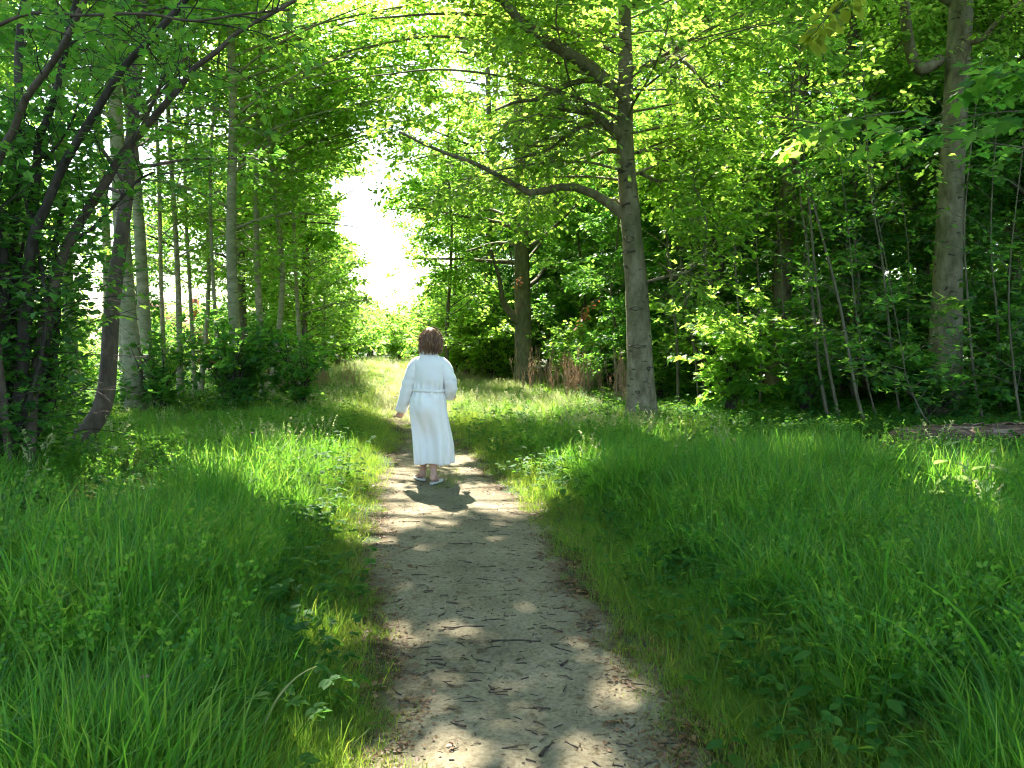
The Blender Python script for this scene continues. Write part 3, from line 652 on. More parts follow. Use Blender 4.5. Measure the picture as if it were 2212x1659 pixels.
for i, (x, y, h, r, lab) in enumerate([(-2.05, 25.0, 8.5, .07, 'small leafy tree at the right side of the open sky, left of the forked maple'), (-6.3, 24.0, 8.5, .07, 'small leafy tree at the left side of the open sky beyond the dark bush'),
        (-7.9, 31.0, 9.5, .08, 'small tree farther back at the left side of the open sky'), (-2.2, 31.0, 9.0, .08, 'small tree farther back at the right side of the open sky'), (-8.4, 38.0, 10, .09, 'small tree closing the far left side of the open sky')]):
    tree('hedge_tree', lab, 'tree', trunk_curve((x, y, float(gh(x, y)) - .05), h, (.0, .0), .12, 18, np.random.default_rng(i + 70)), r, .02,
         dict(z0=.12, n1=34, l1=2.7, n2=10, l2=1.3, n3=7, l3=.5, nl=7, size=.15, up1=.15, ang1=1.3, glade=False, n_limb=3), M['grey_bark'], M['maple_leaf'], 870 + i, group='small trees framing the open sky', nsides=8)
# the curved dark tree
cp = [at(60, 1040, 9.0), at(110, 1000, 9.1), at(165, 955, 9.25), at(208, 905, 9.4), at(228, 850, 9.5), at(235, 780, 9.55), at(240, 690, 9.6), at(250, 600, 9.7), at(264, 500, 9.8), at(278, 380, 9.9), at(290, 230, 10), at(300, 90, 10.1), at(310, -60, 10.2), at(320, -400, 10.4)]
cp[0][2] = float(gh(cp[0][0], cp[0][1])) - .1
tree('curved_tree', 'dark trunk that leans out low and curves upright beside the coppice', 'tree', resample(cp, 40), .135, .045,
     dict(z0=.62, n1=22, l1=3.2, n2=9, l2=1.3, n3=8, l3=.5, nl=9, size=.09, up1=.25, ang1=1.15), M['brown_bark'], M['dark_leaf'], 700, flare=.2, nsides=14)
# the coppice at the left edge
def coppice():
    base = gnd(15, 1100); base[2] = float(gh(base[0], base[1])) - .05
    root = thing('coppiced_shrub', 'big dark many stemmed shrub at the left edge, stems sweeping up over the grass', 'shrub', tuple(base))
    g = np.random.default_rng(77)
    stems = [([(40, 900), (55, 650), (69, 520), (100, 444), (132, 368), (163, 312), (208, 240), (267, 146), (323, 87), (400, 0), (460, -80)], 7.2, 6.2, .052, .022),
             ([(70, 860), (100, 680), (135, 555), (184, 462), (222, 403), (264, 333), (292, 302), (347, 236), (392, 184), (417, 149), (469, 111), (514, 69), (590, 28), (640, 0)], 7.3, 6.6, .05, .014),
             ([(-30, 500), (0, 340), (31, 278), (56, 212), (104, 149), (139, 94), (167, 35), (190, -20), (210, -90)], 6.6, 6.0, .034, .018),
             ([(50, 850), (69, 573), (80, 347), (83, 302), (108, 243), (132, 156), (149, 59), (165, 0), (180, -80)], 7.4, 6.8, .042, .02),
             ([(90, 800), (132, 562), (208, 486), (250, 441), (295, 392), (330, 372)], 7.3, 6.9, .024, .008),
             ([(-10, 57), (69, 28), (174, 33), (312, 30), (417, 45), (521, 31), (625, 21)], 5.8, 5.4, .014, .006),
             ([(75, 347), (110, 330), (140, 290), (165, 240)], 7.3, 7.0, .016, .007),
             ([(292, 302), (325, 235), (350, 175), (365, 145)], 6.9, 6.5, .015, .006),
             ([(0, 800), (10, 600), (-20, 400), (-40, 200)], 7.2, 7.0, .06, .04),
             ([(20, 900), (25, 700), (30, 500), (45, 300), (40, 120), (60, -60)], 7.5, 7.6, .055, .03),
             ([(100, 900), (118, 760), (125, 640), (118, 540), (140, 430)], 7.6, 7.8, .045, .022),
             ([(60, 1000), (90, 850), (105, 760), (100, 700)], 7.7, 7.7, .05, .045)]
    polys = []
    for k, (pp, d0, d1, ra, rb) in enumerate(stems):
        n = len(pp); q = [at(p[0], p[1], d0 + (d1 - d0) * i / (n - 1)) for i, p in enumerate(pp)]
        if k not in (5, 6, 7): q = [base + np.array([g.normal(0, .12), g.normal(0, .12), 0])] + q
        q = resample(np.array(q) - base, 26); V, F = tubes(q, np.linspace(ra, rb, 26)[None], 9, .05, k)
        MB().add(V, F).build('stem', M['brown_bark' if k in (1, 2, 5, 7) else 'dark_bark'], root, smooth=True); polys.append(q)
    # short dense shoots near the stool
    for k in range(12):
        q0 = np.array([g.normal(-.25, .25), g.normal(.1, .2), 0]); e = q0 + np.array([g.uniform(-.5, .55), g.uniform(-.3, .4), g.uniform(1.2, 3.4)])
        q = resample([q0, (q0 + e) / 2 + g.normal(0, .1, 3), e], 26); V, F = tubes(q, np.linspace(.03, .01, 26)[None], 6, .05, k)
        MB().add(V, F).build('stem', M['dark_bark'], root, smooth=True); polys.append(q)
    Pn = np.array(polys)
    # side branches, bushier low down
    A, _ = kids(Pn, 10, .12, 1.0, .95, 1.0, .1, .2, 5, .18, g, .2, lscale=False)
    Bt, _ = kids(A, 5, .15, 1.0, .45, .8, 0, .5, 3, .15, g, .3)
    tw = MB(); tw.add(*tubes(A, np.full((len(A), 1), .006) * np.linspace(1, .4, 5)[None], 4)); tw.add(*tubes(Bt, np.full((len(Bt), 1), .0028) * np.linspace(1, .5, 3)[None], 3))
    tw.build('twig_growth', M['dark_bark'], root, kind='stuff')
    pos, d, nr = leaf_sites(Bt, 5, .075, g, .45)
    sz = .078 * g.uniform(.6, 1.25, len(pos))
    kp = carve(pos + base, g, False); pos, d, nr, sz = pos[kp], d[kp], nr[kp], sz[kp]
    wp = pos + base; dist = np.linalg.norm(wp - np.array([0, 0, CAM_H]), axis=1)
    vis = (np.abs(wp[:, 0] / wp[:, 1]) < .63) & ((wp[:, 2] - CAM_H) / wp[:, 1] < .42)
    oi = np.argsort(np.where(vis, dist / sz, 1e9))[:300]; k2 = np.ones(len(pos), bool); k2[oi] = False
    single_leaves(pos[oi], d[oi], nr[oi], sz[oi], MAPLE, M['dark_leaf'], root, g)
    mb = MB(); leaves(mb, pos[k2], d[k2], nr[k2], sz[k2], MAPLE, g); mb.build('foliage', M['dark_leaf'], root, kind='stuff')
    # dark low skirt of leaves round the stool
    n = 11000; th = g.uniform(0, 6.28, n); rr = np.sqrt(g.uniform(0, 1, n)); zz = g.uniform(0, 1, n) ** .9 * 3.6
    pos = np.stack([-.35 + rr * np.cos(th) * (.75 + .1 * zz), .35 + rr * np.sin(th) * .75, zz + .05], -1)
    mb = MB(); leaves(mb, pos, g.normal(0, 1, (n, 3)) * np.array([1, 1, .4]), np.array([0, 0, 1.]) + g.normal(0, .5, (n, 3)), .085 * g.uniform(.6, 1.2, n), OVAL, g)
    mb.build('foliage', M['dark_leaf'], root, kind='stuff')
coppice()

# ------------------------------------------------------------------ saplings on the right (each its own stem, shared foliage shapes)
def sapling_px(pts, d, r, label, seed, dd=0.0, dens=1.0, size=.10, top=None, leafm='maple_leaf', group='thin maple saplings in the wood right of the beech', tpl=MAPLE):
    g = np.random.default_rng(seed)
    q = [at(p[0], p[1], d + dd * i / (len(pts) - 1)) for i, p in enumerate(pts)]
    q[0][2] = float(gh(q[0][0], q[0][1])) - .03
    e = q[-1] - q[-2]; e = e / np.linalg.norm(e)
    q.append(q[-1] + (e * .5 + np.array([g.normal(0, .15), g.normal(0, .15), .8])) * (top or 2.0))
    q = resample(q, 22); base = q[0].copy(); root = thing('sapling', label, 'sapling', tuple(base), 0, group)
    P = q - base
    V, F = tubes(P, np.linspace(r, r * .3, 22)[None], 7, .03, seed); MB().add(V, F).build('trunk', M['grey_bark'], root, smooth=True)
    A, _ = kids(P[None], int(16 * dens), .16, 1.0, 1.15, 1.1, .15, 0.0, 5, .14, g, .2, lscale=False)
    Bt, _ = kids(A, 5, .2, 1.0, .45, .8, 0, .6, 3, .15, g, .25)
    tw = MB(); tw.add(*tubes(A, np.full((len(A), 1), .007) * np.linspace(1, .4, 5)[None], 3)); tw.build('twig_growth', M['grey_bark'], root, kind='stuff')
    pos, dv, nr = leaf_sites(Bt, 5, size, g, .4); sz = size * g.uniform(.65, 1.25, len(pos))
    kp = carve(pos + base, g); mb = MB(); leaves(mb, pos[kp], dv[kp], nr[kp], sz[kp], tpl, g); mb.build('crown', M[leafm], root, kind='stuff')
    return root
sap = [
    ([(1815, 925), (1790, 790), (1762, 600), (1745, 420), (1720, 340)], 13.6, .030, 'sapling crossing in front of the wood, second of three stems leaning left beside the log'),
    ([(1872, 932), (1850, 850), (1812, 650), (1765, 470), (1735, 330)], 13.0, .032, 'long bowed sapling, right one of the three stems leaning left beside the log'),
    ([(1790, 905), (1770, 800), (1755, 650), (1742, 520), (1728, 400)], 13.9, .036, 'pale thicker sapling, left one of the three stems leaning left beside the log'),
    ([(1945, 920), (1925, 750), (1905, 560), (1880, 400)], 14.0, .026, 'thin sapling with a grey lit edge, between the leaning stems and the big pale beech'),
    ([(1895, 935), (1868, 800), (1845, 640), (1830, 470)], 13.8, .020, 'wiry sapling just right of the three leaning stems'),
    ([(1965, 925), (1962, 700), (1958, 500)], 15.6, .020, 'straight wiry sapling close to the left side of the big pale beech'),
    ([(2125, 960), (2105, 820), (2090, 640), (2085, 450)], 13.4, .026, 'sapling immediately right of the big pale beech'),
    ([(2160, 930), (2155, 700), (2140, 500)], 14.6, .028, 'sapling further right of the big pale beech, near the frame edge'),
    ([(2205, 980), (2190, 800), (2180, 600)], 12.8, .022, 'sapling at the right edge, standing over the end of the log'),
    ([(2050, 985), (2000, 905), (1960, 820), (1945, 740)], 11.6, .013, 'whippy young shoot in front of the fallen log'),
    ([(1465, 880), (1462, 740), (1450, 600), (1440, 480)], 16.5, .034, 'pale sapling rising just right of the beech trunk'),
    ([(1510, 890), (1500, 760), (1478, 620), (1470, 500)], 16.0, .022, 'wiry sapling left of the bright maple shrub'),
    ([(1560, 910), (1552, 800), (1540, 650), (1520, 520)], 15.6, .026, 'thin sapling inside the bright maple shrub, left stem'),
    ([(1605, 915), (1600, 760), (1590, 600), (1580, 480)], 15.8, .030, 'thin sapling inside the bright maple shrub, middle stem'),
    ([(1640, 915), (1645, 780), (1640, 620), (1635, 500)], 16.0, .024, 'thin sapling inside the bright maple shrub, right stem'),
    ([(1715, 905), (1700, 780), (1690, 640), (1685, 520)], 16.4, .022, 'thin dark sapling in front of the half hidden beech trunk'),
    ([(1740, 900), (1745, 760), (1735, 600)], 17.2, .022, 'thin dark sapling right of the half hidden beech trunk'),
    ([(1840, 905), (1835, 760), (1825, 600)], 17.4, .022, 'thin sapling deep in shade behind the three leaning stems'),
    ([(1905, 905), (1900, 760), (1890, 600)], 18.0, .024, 'thin sapling deep in shade behind the log, left of the big pale beech')]
for i, (pp, d, r, lab) in enumerate(sap):
    sapling_px(pp, d, r, lab, 900 + i, dd=RNG.uniform(-.6, .6), leafm='dark_leaf' if pp[0][0] > 1700 else 'maple_leaf')  # right-hand stems get the leaf colour dulled for the wood's shade
# bright maple shrub right of the beech
def shrub(name, label, x, y, rx, ry, h, n_st, nl, size, leafm, seed, tpl=MAPLE, group=None, carve_it=True, z0=.08, barkm='dark_bark', near=0, lean=0):
    g = np.random.default_rng(seed); base = np.array([x, y, float(gh(x, y)) - .03])
    root = thing(name, label, 'shrub', tuple(base), 0, group)
    polys = []
    for k in range(n_st):
        a = g.uniform(0, 6.28); e = np.array([math.cos(a) * rx * g.uniform(.3, .95) + lean, math.sin(a) * ry * g.uniform(.3, .95), h * g.uniform(.55, 1.0)])
        polys.append(resample([g.normal(0, .08, 3) * np.array([1, 1, 0]), e * np.array([.35, .35, .55]) + g.normal(0, .05, 3), e], 12))
    Pn = np.array(polys); tw = MB()
    st, Fs = tubes(Pn, np.linspace(.018, .006, 12)[None] * np.ones((n_st, 1)), 5); 
    A, _ = kids(Pn, 7, z0, 1.0, .5 * (rx + ry) * .55, 1.0, .1, .2, 4, .15, g, .15, lscale=False)
    Bt, _ = kids(A, 4, .2, 1.0, .32, .8, 0, .5, 3, .15, g, .2)
    tw.add(st, Fs); tw.add(*tubes(A, np.full((len(A), 1), .006) * np.linspace(1, .4, 4)[None], 3)); tw.build('stem_growth', M[barkm], root, kind='stuff')
    pos, dv, nr = leaf_sites(Bt, nl, size, g, .45); sz = size * g.uniform(.6, 1.25, len(pos))
    kp = (pos[:, 2] > .03) 
    if carve_it: kp &= carve(pos + base, g)
    pos, dv, nr, sz = pos[kp], dv[kp], nr[kp], sz[kp]
    mb = MB(); leaves(mb, pos, dv, nr, sz, tpl, g); mb.build('foliage', M[leafm], root, kind='stuff')
    return root
shrub('maple_shrub', 'maple shrub blazing yellow green in the sun, right of the beech', 4.05, 14.6, 1.15, 1.0, 2.25, 15, 6, .125, 'maple_leaf', 31, carve_it=False)
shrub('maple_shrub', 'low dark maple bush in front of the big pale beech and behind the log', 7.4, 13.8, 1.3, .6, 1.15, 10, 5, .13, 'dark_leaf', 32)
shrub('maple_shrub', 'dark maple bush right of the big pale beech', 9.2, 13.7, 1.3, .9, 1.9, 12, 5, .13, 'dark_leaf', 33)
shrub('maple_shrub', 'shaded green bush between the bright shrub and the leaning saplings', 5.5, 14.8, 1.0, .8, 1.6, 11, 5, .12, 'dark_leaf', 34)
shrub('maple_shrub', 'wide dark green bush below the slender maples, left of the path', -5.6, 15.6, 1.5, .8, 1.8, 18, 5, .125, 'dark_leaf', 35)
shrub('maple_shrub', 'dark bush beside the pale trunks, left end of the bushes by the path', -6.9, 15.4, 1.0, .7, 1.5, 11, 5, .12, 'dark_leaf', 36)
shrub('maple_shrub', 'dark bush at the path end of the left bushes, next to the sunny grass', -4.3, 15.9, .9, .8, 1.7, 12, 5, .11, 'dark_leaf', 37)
shrub('elder_bush', 'low leafy bush between the curved tree and the pale trunks', -7.9, 13.2, 1.1, .8, 1.0, 12, 6, .07, 'herb', 38, tpl=OVAL)
shrub('elder_bush', 'leafy green bush behind the coppice stems', -6.3, 10.4, .8, .7, .8, 10, 6, .06, 'herb', 39, tpl=OVAL)

# ------------------------------------------------------------------ background trees and bushes: prototypes, then copies
def proto(kind, seed):
    g = np.random.default_rng(seed)
    if kind == 'wood_tree':
        return tree('wood_tree', 'x', 'tree', trunk_curve((0, 0, 0), 17, (.01, .01), .2, 14, g), .19, .05,
                    dict(z0=.2, n1=34, l1=4.4, n2=9, l2=1.7, n3=7, l3=.65, nl=8, size=.165, up1=.2, ang1=1.2, n_limb=5), M['grey_bark'], M['maple_leaf'], seed, nsides=9, carve_it=False)
    if kind == 'thicket_tree':
        return tree('thicket_tree', 'x', 'tree', trunk_curve((0, 0, 0), 8, (.02, .0), .2, 12, g), .06, .02,
                    dict(z0=.07, n1=30, l1=2.3, n2=8, l2=1.0, n3=6, l3=.5, nl=7, size=.155, up1=.2, ang1=1.15, n_limb=3), M['grey_bark'], M['dark_leaf'], seed, nsides=7, carve_it=False)
    return shrub('wood_bush', 'x', 0, 0, 1.5, 1.5, 2.6, 18, 7, .16, 'maple_leaf', seed, tpl=DIA, carve_it=False)
PT = [proto('wood_tree', 41), proto('wood_tree', 42)]
PK = [proto('thicket_tree', 43), proto('thicket_tree', 44)]
PB = [proto('wood_bush', 45), proto('wood_bush', 46)]
used = set()
_rank = {}
ORD = ['nearest', 'second', 'third', 'fourth', 'fifth', 'sixth', 'seventh', 'eighth', 'ninth', 'tenth', 'eleventh', 'twelfth']
def where(x, y):
    px = 1106 + x / y * FPX
    for lim, t in ((-10, 'beyond the coppice at the left edge'), (190, 'seen between the coppice stems'), (330, 'behind the close pale trunks'), (480, 'behind the wiry trunks by the brick house'), (620, 'behind the straight slender maple'),
                   (760, 'over the left patch of dry stalks'), (860, 'at the left side of the far path'), (960, 'at the end of the far path'), (1060, 'right of the walker beyond the glade'), (1170, 'around the forked maple'),
                   (1290, 'over the right patch of dry stalks'), (1420, 'behind the wavy limbed beech'), (1560, 'just right of the wavy limbed beech'), (1680, 'behind the bright maple shrub'), (1800, 'behind the leaning saplings'),
                   (1960, 'left of the big pale beech'), (2100, 'behind the big pale beech'), (2260, 'right of the big pale beech')):
        if px < lim: return t
    return 'past the right edge of the wood'
TODO = []
def put(pr, x, y, sc, label, group): TODO.append((pr, x, y, sc, label, group))
def put_all():
    for (pr, x, y, sc, label, group) in sorted(TODO, key=lambda t: t[2]):
        k = (pr.name[:8], where(x, y), label); n = _rank[k] = _rank.get(k, -1) + 1
        lab = '%s, %s counting back, %s' % (label, ORD[min(n, 11)], where(x, y)); z = float(gh(x, y)) - .06
        if pr.name not in used:
            used.add(pr.name); pr.location = (x, y, z); pr.scale = (sc,) * 3; pr['label'] = lab; pr['group'] = group
        else: copy_tree(pr, (x, y, z), random.uniform(0, 6.28), sc, lab, group)
RT, RY, RBU = 'tall grey wood tree', 'thin leafy young tree', 'shaded bush'
for i, (x, y, sc) in enumerate([(11.8, 17.5, 1.05), (9.3, 20.5, 1.0), (5.2, 24.5, 1.0), (14.5, 22, 1.1), (11.5, 26.5, 1.1), (7.2, 30, 1.15), (3.2, 31, 1.0), (17.5, 28, 1.2), (13.5, 34, 1.2),
                               (9, 38, 1.3), (4.5, 42, 1.3), (20, 38, 1.3), (24, 30, 1.25), (15.5, 16.5, 1.1), (19.5, 21.5, 1.2), (28, 42, 1.4), (18, 48, 1.5), (10, 52, 1.5), (33, 36, 1.4), (38, 50, 1.6), (27, 54, 1.6), (3, 54, 1.5), (7.6, 18.6, .9), (12.6, 19.5, 1.), (8.3, 25.5, 1.1), (11.4, 22.4, 1.05), (5.2, 20.6, .85)]):
    put(PT[i % 2], x, y, sc, RT, 'tall trees in the right wood')
for i, (x, y, sc) in enumerate([(2.6, 19.8, .75), (4.0, 21, .85), (4.7, 19.2, .75), (7.6, 17.4, .75), (9.4, 17.2, .85), (11.2, 15.6, .8), (13.2, 18.5, .9), (6.8, 21.3, .95), (9, 24, 1.), (12.4, 22.5, 1.),
                               (2.2, 25.5, .9), (3.6, 27.5, 1.), (15.5, 25, 1.1), (6, 27, 1.1), (10, 30, 1.1), (13, 29, 1.2), (16.8, 19.5, 1.), (18, 33, 1.3), (8, 34, 1.2), (22, 26, 1.2), (12.4, 13.8, .7), (1.2, 29.5, .8),
                               (5, 33, 1.2), (2.2, 34, 1.1), (11.5, 37, 1.3), (15, 39, 1.4), (24, 36, 1.4), (6.5, 40, 1.4), (21, 44, 1.5), (29, 46, 1.6), (14, 46, 1.6), (3, 46, 1.5), (17.5, 23.5, 1.1), (20.5, 30.5, 1.3), (26, 32, 1.3)]):
    put(PK[i % 2], x, y, sc, RY, 'young trees in the right wood')
for i, (x, y, sc) in enumerate([(3.4, 18.2, .7), (6.6, 17.2, .7), (8.6, 16.8, .75), (10.6, 16.6, .8), (12.6, 16.2, .8), (1.9, 22.6, .8), (5, 20, .8), (9.6, 19, .9), (14.2, 19.2, .9), (7.5, 23, 1.), (3, 24.6, 1.), (12, 24.5, 1.), (10.2, 14.6, .6), (16.8, 23, 1.1), (4, 30, 1.2), (9, 28, 1.2), (15, 30, 1.3),
                               (6.5, 26, 1.1), (11, 33, 1.4), (18, 29, 1.4), (21, 35, 1.6), (13, 40, 1.7), (6.5, 36, 1.5), (2.5, 38, 1.5), (27, 40, 1.8), (19, 42, 1.8), (9, 44, 1.8), (15.2, 21, 1.0)]):
    put(PB[i % 2], x, y, sc, RBU, 'bushes under the right wood')
# far end of the path, right side
for i, (x, y, sc) in enumerate([(-1.5, 27.5, 1.2), (-1.6, 31, 1.35), (-2.4, 35, 1.35), (.3, 33.5, 1.6), (-3.6, 41, 1.4), (-1.5, 40, 1.9), (-5.6, 49, 1.4), (-.6, 26.0, .95), (-7.4, 60, 1.3), (-9.6, 64, 1.4), (-5.2, 62, 1.6), (-3.6, 56, 1.6), (-8.4, 70, 1.5), (-11.5, 70, 1.7), (-2.5, 36.5, 1.6), (-3.5, 46, 1.7)]):
    put(PB[i % 2], x, y, sc, 'round bush', 'bushes right of the far path')
for i, (x, y, sc) in enumerate([(-.2, 30, .85), (.8, 36, 1.2), (-1.6, 44, 1.3), (2.5, 36, 1.5)]):
    put(PK[i % 2], x, y, sc, 'leafy young tree', 'young trees right of the far path')
# left side, beyond the glade: sunlit bushes and loose trees
for i, (x, y, sc) in enumerate([(-7.6, 24.5, .75), (-8.6, 28, .95), (-8.6, 32.5, 1.1), (-9.2, 37, 1.2), (-9.6, 43, 1.2), (-11.5, 33, 1.0), (-7.4, 52, 1.3), (-10.5, 52, 1.5), (-13, 40, 1.2), (-6.4, 22.8, .6), (-10.4, 58, 1.7), (-13.5, 63, 1.9), (-8.2, 26, .7), (-10.4, 24.0, .6), (-14.2, 24.5, .65), (-18.5, 30, .9), (-15.8, 36, 1.1), (-21, 38, 1.2), (-13.5, 47, 1.3), (-18, 46, 1.4), (-26, 44, 1.5), (-12, 22, .55), (-17, 25, .7)]):
    put(PB[i % 2], x, y, sc, 'sunlit yellow green bush', 'sunlit bushes left of the far path')
for i, (x, y, sc) in enumerate([(-10.5, 30.5, .85), (-12.8, 44, 1.2), (-15.5, 33, 1.0), (-12, 51, 1.2), (-18, 28, .9), (-24, 38, 1.2)]):
    put(PK[i % 2], x, y, sc, 'loose sunlit young tree', 'young trees left of the far path')
for i, (x, y, sc) in enumerate([(-22.5, 34, 1.0), (-27, 40, 1.1), (-30, 33, 1.1), (-15.8, 22, .75)]):
    put(PT[i % 2], x, y, sc, 'tall sunlit tree', 'tall trees in the left wood')
put_all()
for i, (x, y, h, r, lab) in enumerate([(-9.8, 31.0, 17, .2, 'tall sunlit tree left of the far path whose crown edges the open sky'), (-.9, 33.0, 18, .2, 'tall tree right of the far path whose crown edges the open sky'),
        (-7.6, 22.5, 15, .15, 'sunlit tree over the left patch of dry stalks'), (-6.7, 25.6, 10.5, .09, 'layered bright maple leaning over the left edge of the sunny grass'), (-12.5, 42, 19, .22, 'tallest sunlit tree farther back on the left of the far path'), (-1.0, 42, 19, .22, 'tallest tree farther back on the right of the far path')]):
    tree('glade_tree', lab, 'tree', trunk_curve((x, y, float(gh(x, y)) - .05), h, (.0, .0), .15, 18, np.random.default_rng(i + 50)), r, .05,
         dict(z0=.22, n1=36, l1=5.0, n2=10, l2=1.9, n3=8, l3=.65, nl=7, size=.15, up1=.15, ang1=1.25), M['grey_bark'], M['maple_leaf'], 850 + i,
         group='trees edging the glade', nsides=10)

# ------------------------------------------------------------------ grass and ground plants (uncountable: instanced tufts)
def tuft(kind, g):
    mb = MB()
    def blade(b, h, lean, dirn, wd, bend, K=5, tint=None):
        t = np.linspace(0, 1, K); d = np.array([math.cos(dirn), math.sin(dirn), 0])
        z = h * (t - bend * .55 * t ** 2.6); x = h * (lean * t + bend * t ** 2.2)
        c = np.array(b)[None] + d[None] * x[:, None] + np.array([0, 0, 1.])[None] * z[:, None]
        fa = g.uniform(0, 6.28); sd_ = np.array([math.cos(fa), math.sin(fa), 0]) * .6 + np.array([-d[1], d[0], 0]) * .8
        wv = wd * np.array([.8, 1, .9, .6, .05][:K]) if K == 5 else wd * np.linspace(1, .1, K)
        V = np.concatenate([c - sd_ * wv[:, None] / 2, c + sd_ * wv[:, None] / 2]); i = np.arange(K - 1)
        mb.add(V, np.stack([i, i + 1, K + i + 1, K + i], -1), g.uniform(0, 1) if tint is None else tint)
    def leaflet(p, d, n, s_, tpl): leaves(mb, np.array([p]), np.array([d]), np.array([n]), s_, tpl, g)
    if kind == 'tall':
        for _ in range(26): blade((g.normal(0, .045), g.normal(0, .045), 0), g.uniform(.18, .46), g.uniform(0, .35), g.uniform(0, 6.28), g.uniform(.0035, .0075), g.uniform(.03, .5))
    elif kind == 'broad':
        for _ in range(9): blade((g.normal(0, .03), g.normal(0, .03), 0), g.uniform(.3, .62), g.uniform(.05, .35), g.uniform(0, 6.28), g.uniform(.007, .012), g.uniform(.1, .75))
    elif kind == 'short':
        for _ in range(34): blade((g.normal(0, .05), g.normal(0, .05), 0), g.uniform(.04, .14), g.uniform(0, .6), g.uniform(0, 6.28), g.uniform(.0025, .0045), g.uniform(0, .6), 4)
    elif kind == 'seed':
        for _ in range(5):
            h = g.uniform(.45, .75); dirn = g.uniform(0, 6.28); ln = g.uniform(.05, .25); bx = (g.normal(0, .06), g.normal(0, .06), 0)
            d = np.array([math.cos(dirn), math.sin(dirn), 0]); q = np.array([np.array(bx) + d * h * (ln * t + .15 * t ** 3) + np.array([0, 0, h * t]) for t in np.linspace(0, 1, 5)])
            mb.add(*tubes(q, np.full((1, 5), .0012), 3), .7)
            n = 16; tt = g.uniform(.72, 1, n); p = np.array([np.array(bx) + d * h * (ln * t + .15 * t ** 3) + np.array([0, 0, h * t]) for t in tt])
            leaves(mb, p, g.normal(0, 1, (n, 3)) + np.array([0, 0, .6]), g.normal(0, 1, (n, 3)), g.uniform(.02, .045, n), DIA, g)
        for _ in range(8): blade((g.normal(0, .05), g.normal(0, .05), 0), g.uniform(.2, .4), g.uniform(0, .3), g.uniform(0, 6.28), .005, g.uniform(.1, .6))
    elif kind == 'herb':
        for _ in range(9):
            dirn = g.uniform(0, 6.28); h = g.uniform(.06, .24); b = np.array([g.normal(0, .05), g.normal(0, .05), 0]); d = np.array([math.cos(dirn), math.sin(dirn), 0])
            e = b + d * h * .6 + np.array([0, 0, h]); mb.add(*tubes(np.array([b, (b + e) / 2 + np.array([0, 0, h * .12]), e]), np.full((1, 3), .0015), 3), .5)
            for k in range(5):
                a = dirn + (k - 2) * .8 + g.normal(0, .15)
                leaflet(e, np.array([math.cos(a), math.sin(a), g.uniform(-.3, .25)]), np.array([g.normal(0, .2), g.normal(0, .2), 1]), g.uniform(.03, .055), OVAL)
    elif kind == 'ivy':
        for _ in range(16):
            a = g.uniform(0, 6.28); p = np.array([g.normal(0, .09), g.normal(0, .09), g.uniform(.015, .09)])
            leaflet(p, np.array([math.cos(a), math.sin(a), g.uniform(-.4, .2)]), np.array([g.normal(0, .3), g.normal(0, .3), 1]), g.uniform(.035, .07), MAPLE if g.uniform() < .4 else OVAL)
    elif kind == 'litter':
        for _ in range(12):
            a = g.uniform(0, 6.28); p = np.array([g.normal(0, .07), g.normal(0, .07), g.uniform(.004, .02)])
            leaflet(p, np.array([math.cos(a), math.sin(a), g.uniform(-.1, .25)]), np.array([g.normal(0, .35), g.normal(0, .35), 1]), g.uniform(.018, .05), OVAL)
        for _ in range(5):
            a = g.uniform(0, 6.28); p = np.array([g.normal(0, .06), g.normal(0, .06), .006]); e = np.array([math.cos(a), math.sin(a), 0]) * g.uniform(.015, .04)
            mb.add(*tubes(np.array([p - e, p + e]), np.full((1, 2), .0015), 3), .1)
    elif kind == 'stalk':
        for _ in range(6):
            h = g.uniform(.35, 1.15); dirn = g.uniform(0, 6.28); ln = g.uniform(0, .22); b = np.array([g.normal(0, .08), g.normal(0, .08), 0]); d = np.array([math.cos(dirn), math.sin(dirn), 0])
            q = np.array([b + d * h * ln * t + np.array([0, 0, h * t]) for t in np.linspace(0, 1, 4)]); mb.add(*tubes(q, np.linspace(.006, .003, 4)[None], 4), .7)
            for k in range(4):
                t = g.uniform(.45, .9); a = g.uniform(0, 6.28); p = b + d * h * ln * t + np.array([0, 0, h * t]); e = p + np.array([math.cos(a) * .05, math.sin(a) * .05, g.uniform(.10, .2)])
                mb.add(*tubes(np.array([p, (p + e) / 2 + .01, e]), np.full((1, 3), .0025), 3), .5)
                n = 9; tt = g.uniform(.2, 1, n)[:, None]; leaves(mb, p + (e - p) * tt, g.normal(0, 1, (n, 3)), g.normal(0, 1, (n, 3)), .018, DIA, g, tint=np.full(n, .15))
            n = 14; tt = g.uniform(.5, 1, n)[:, None]; leaves(mb, b + d * h * ln * tt + np.array([0, 0, h]) * tt, g.normal(0, 1, (n, 3)), g.normal(0, 1, (n, 3)), .02, DIA, g, tint=np.full(n, .1))
    return mb
TUFTS = {}
def tuft_collection(kind, mat, n, seed):
    c = bpy.data.collections.new(kind + '_shapes'); g = np.random.default_rng(seed)
    for i in range(n):
        o = bpy.data.objects.new('%s_shape' % kind, tuft(kind, g).mesh(kind + '_shape', mat)); c.objects.link(o)
    return c
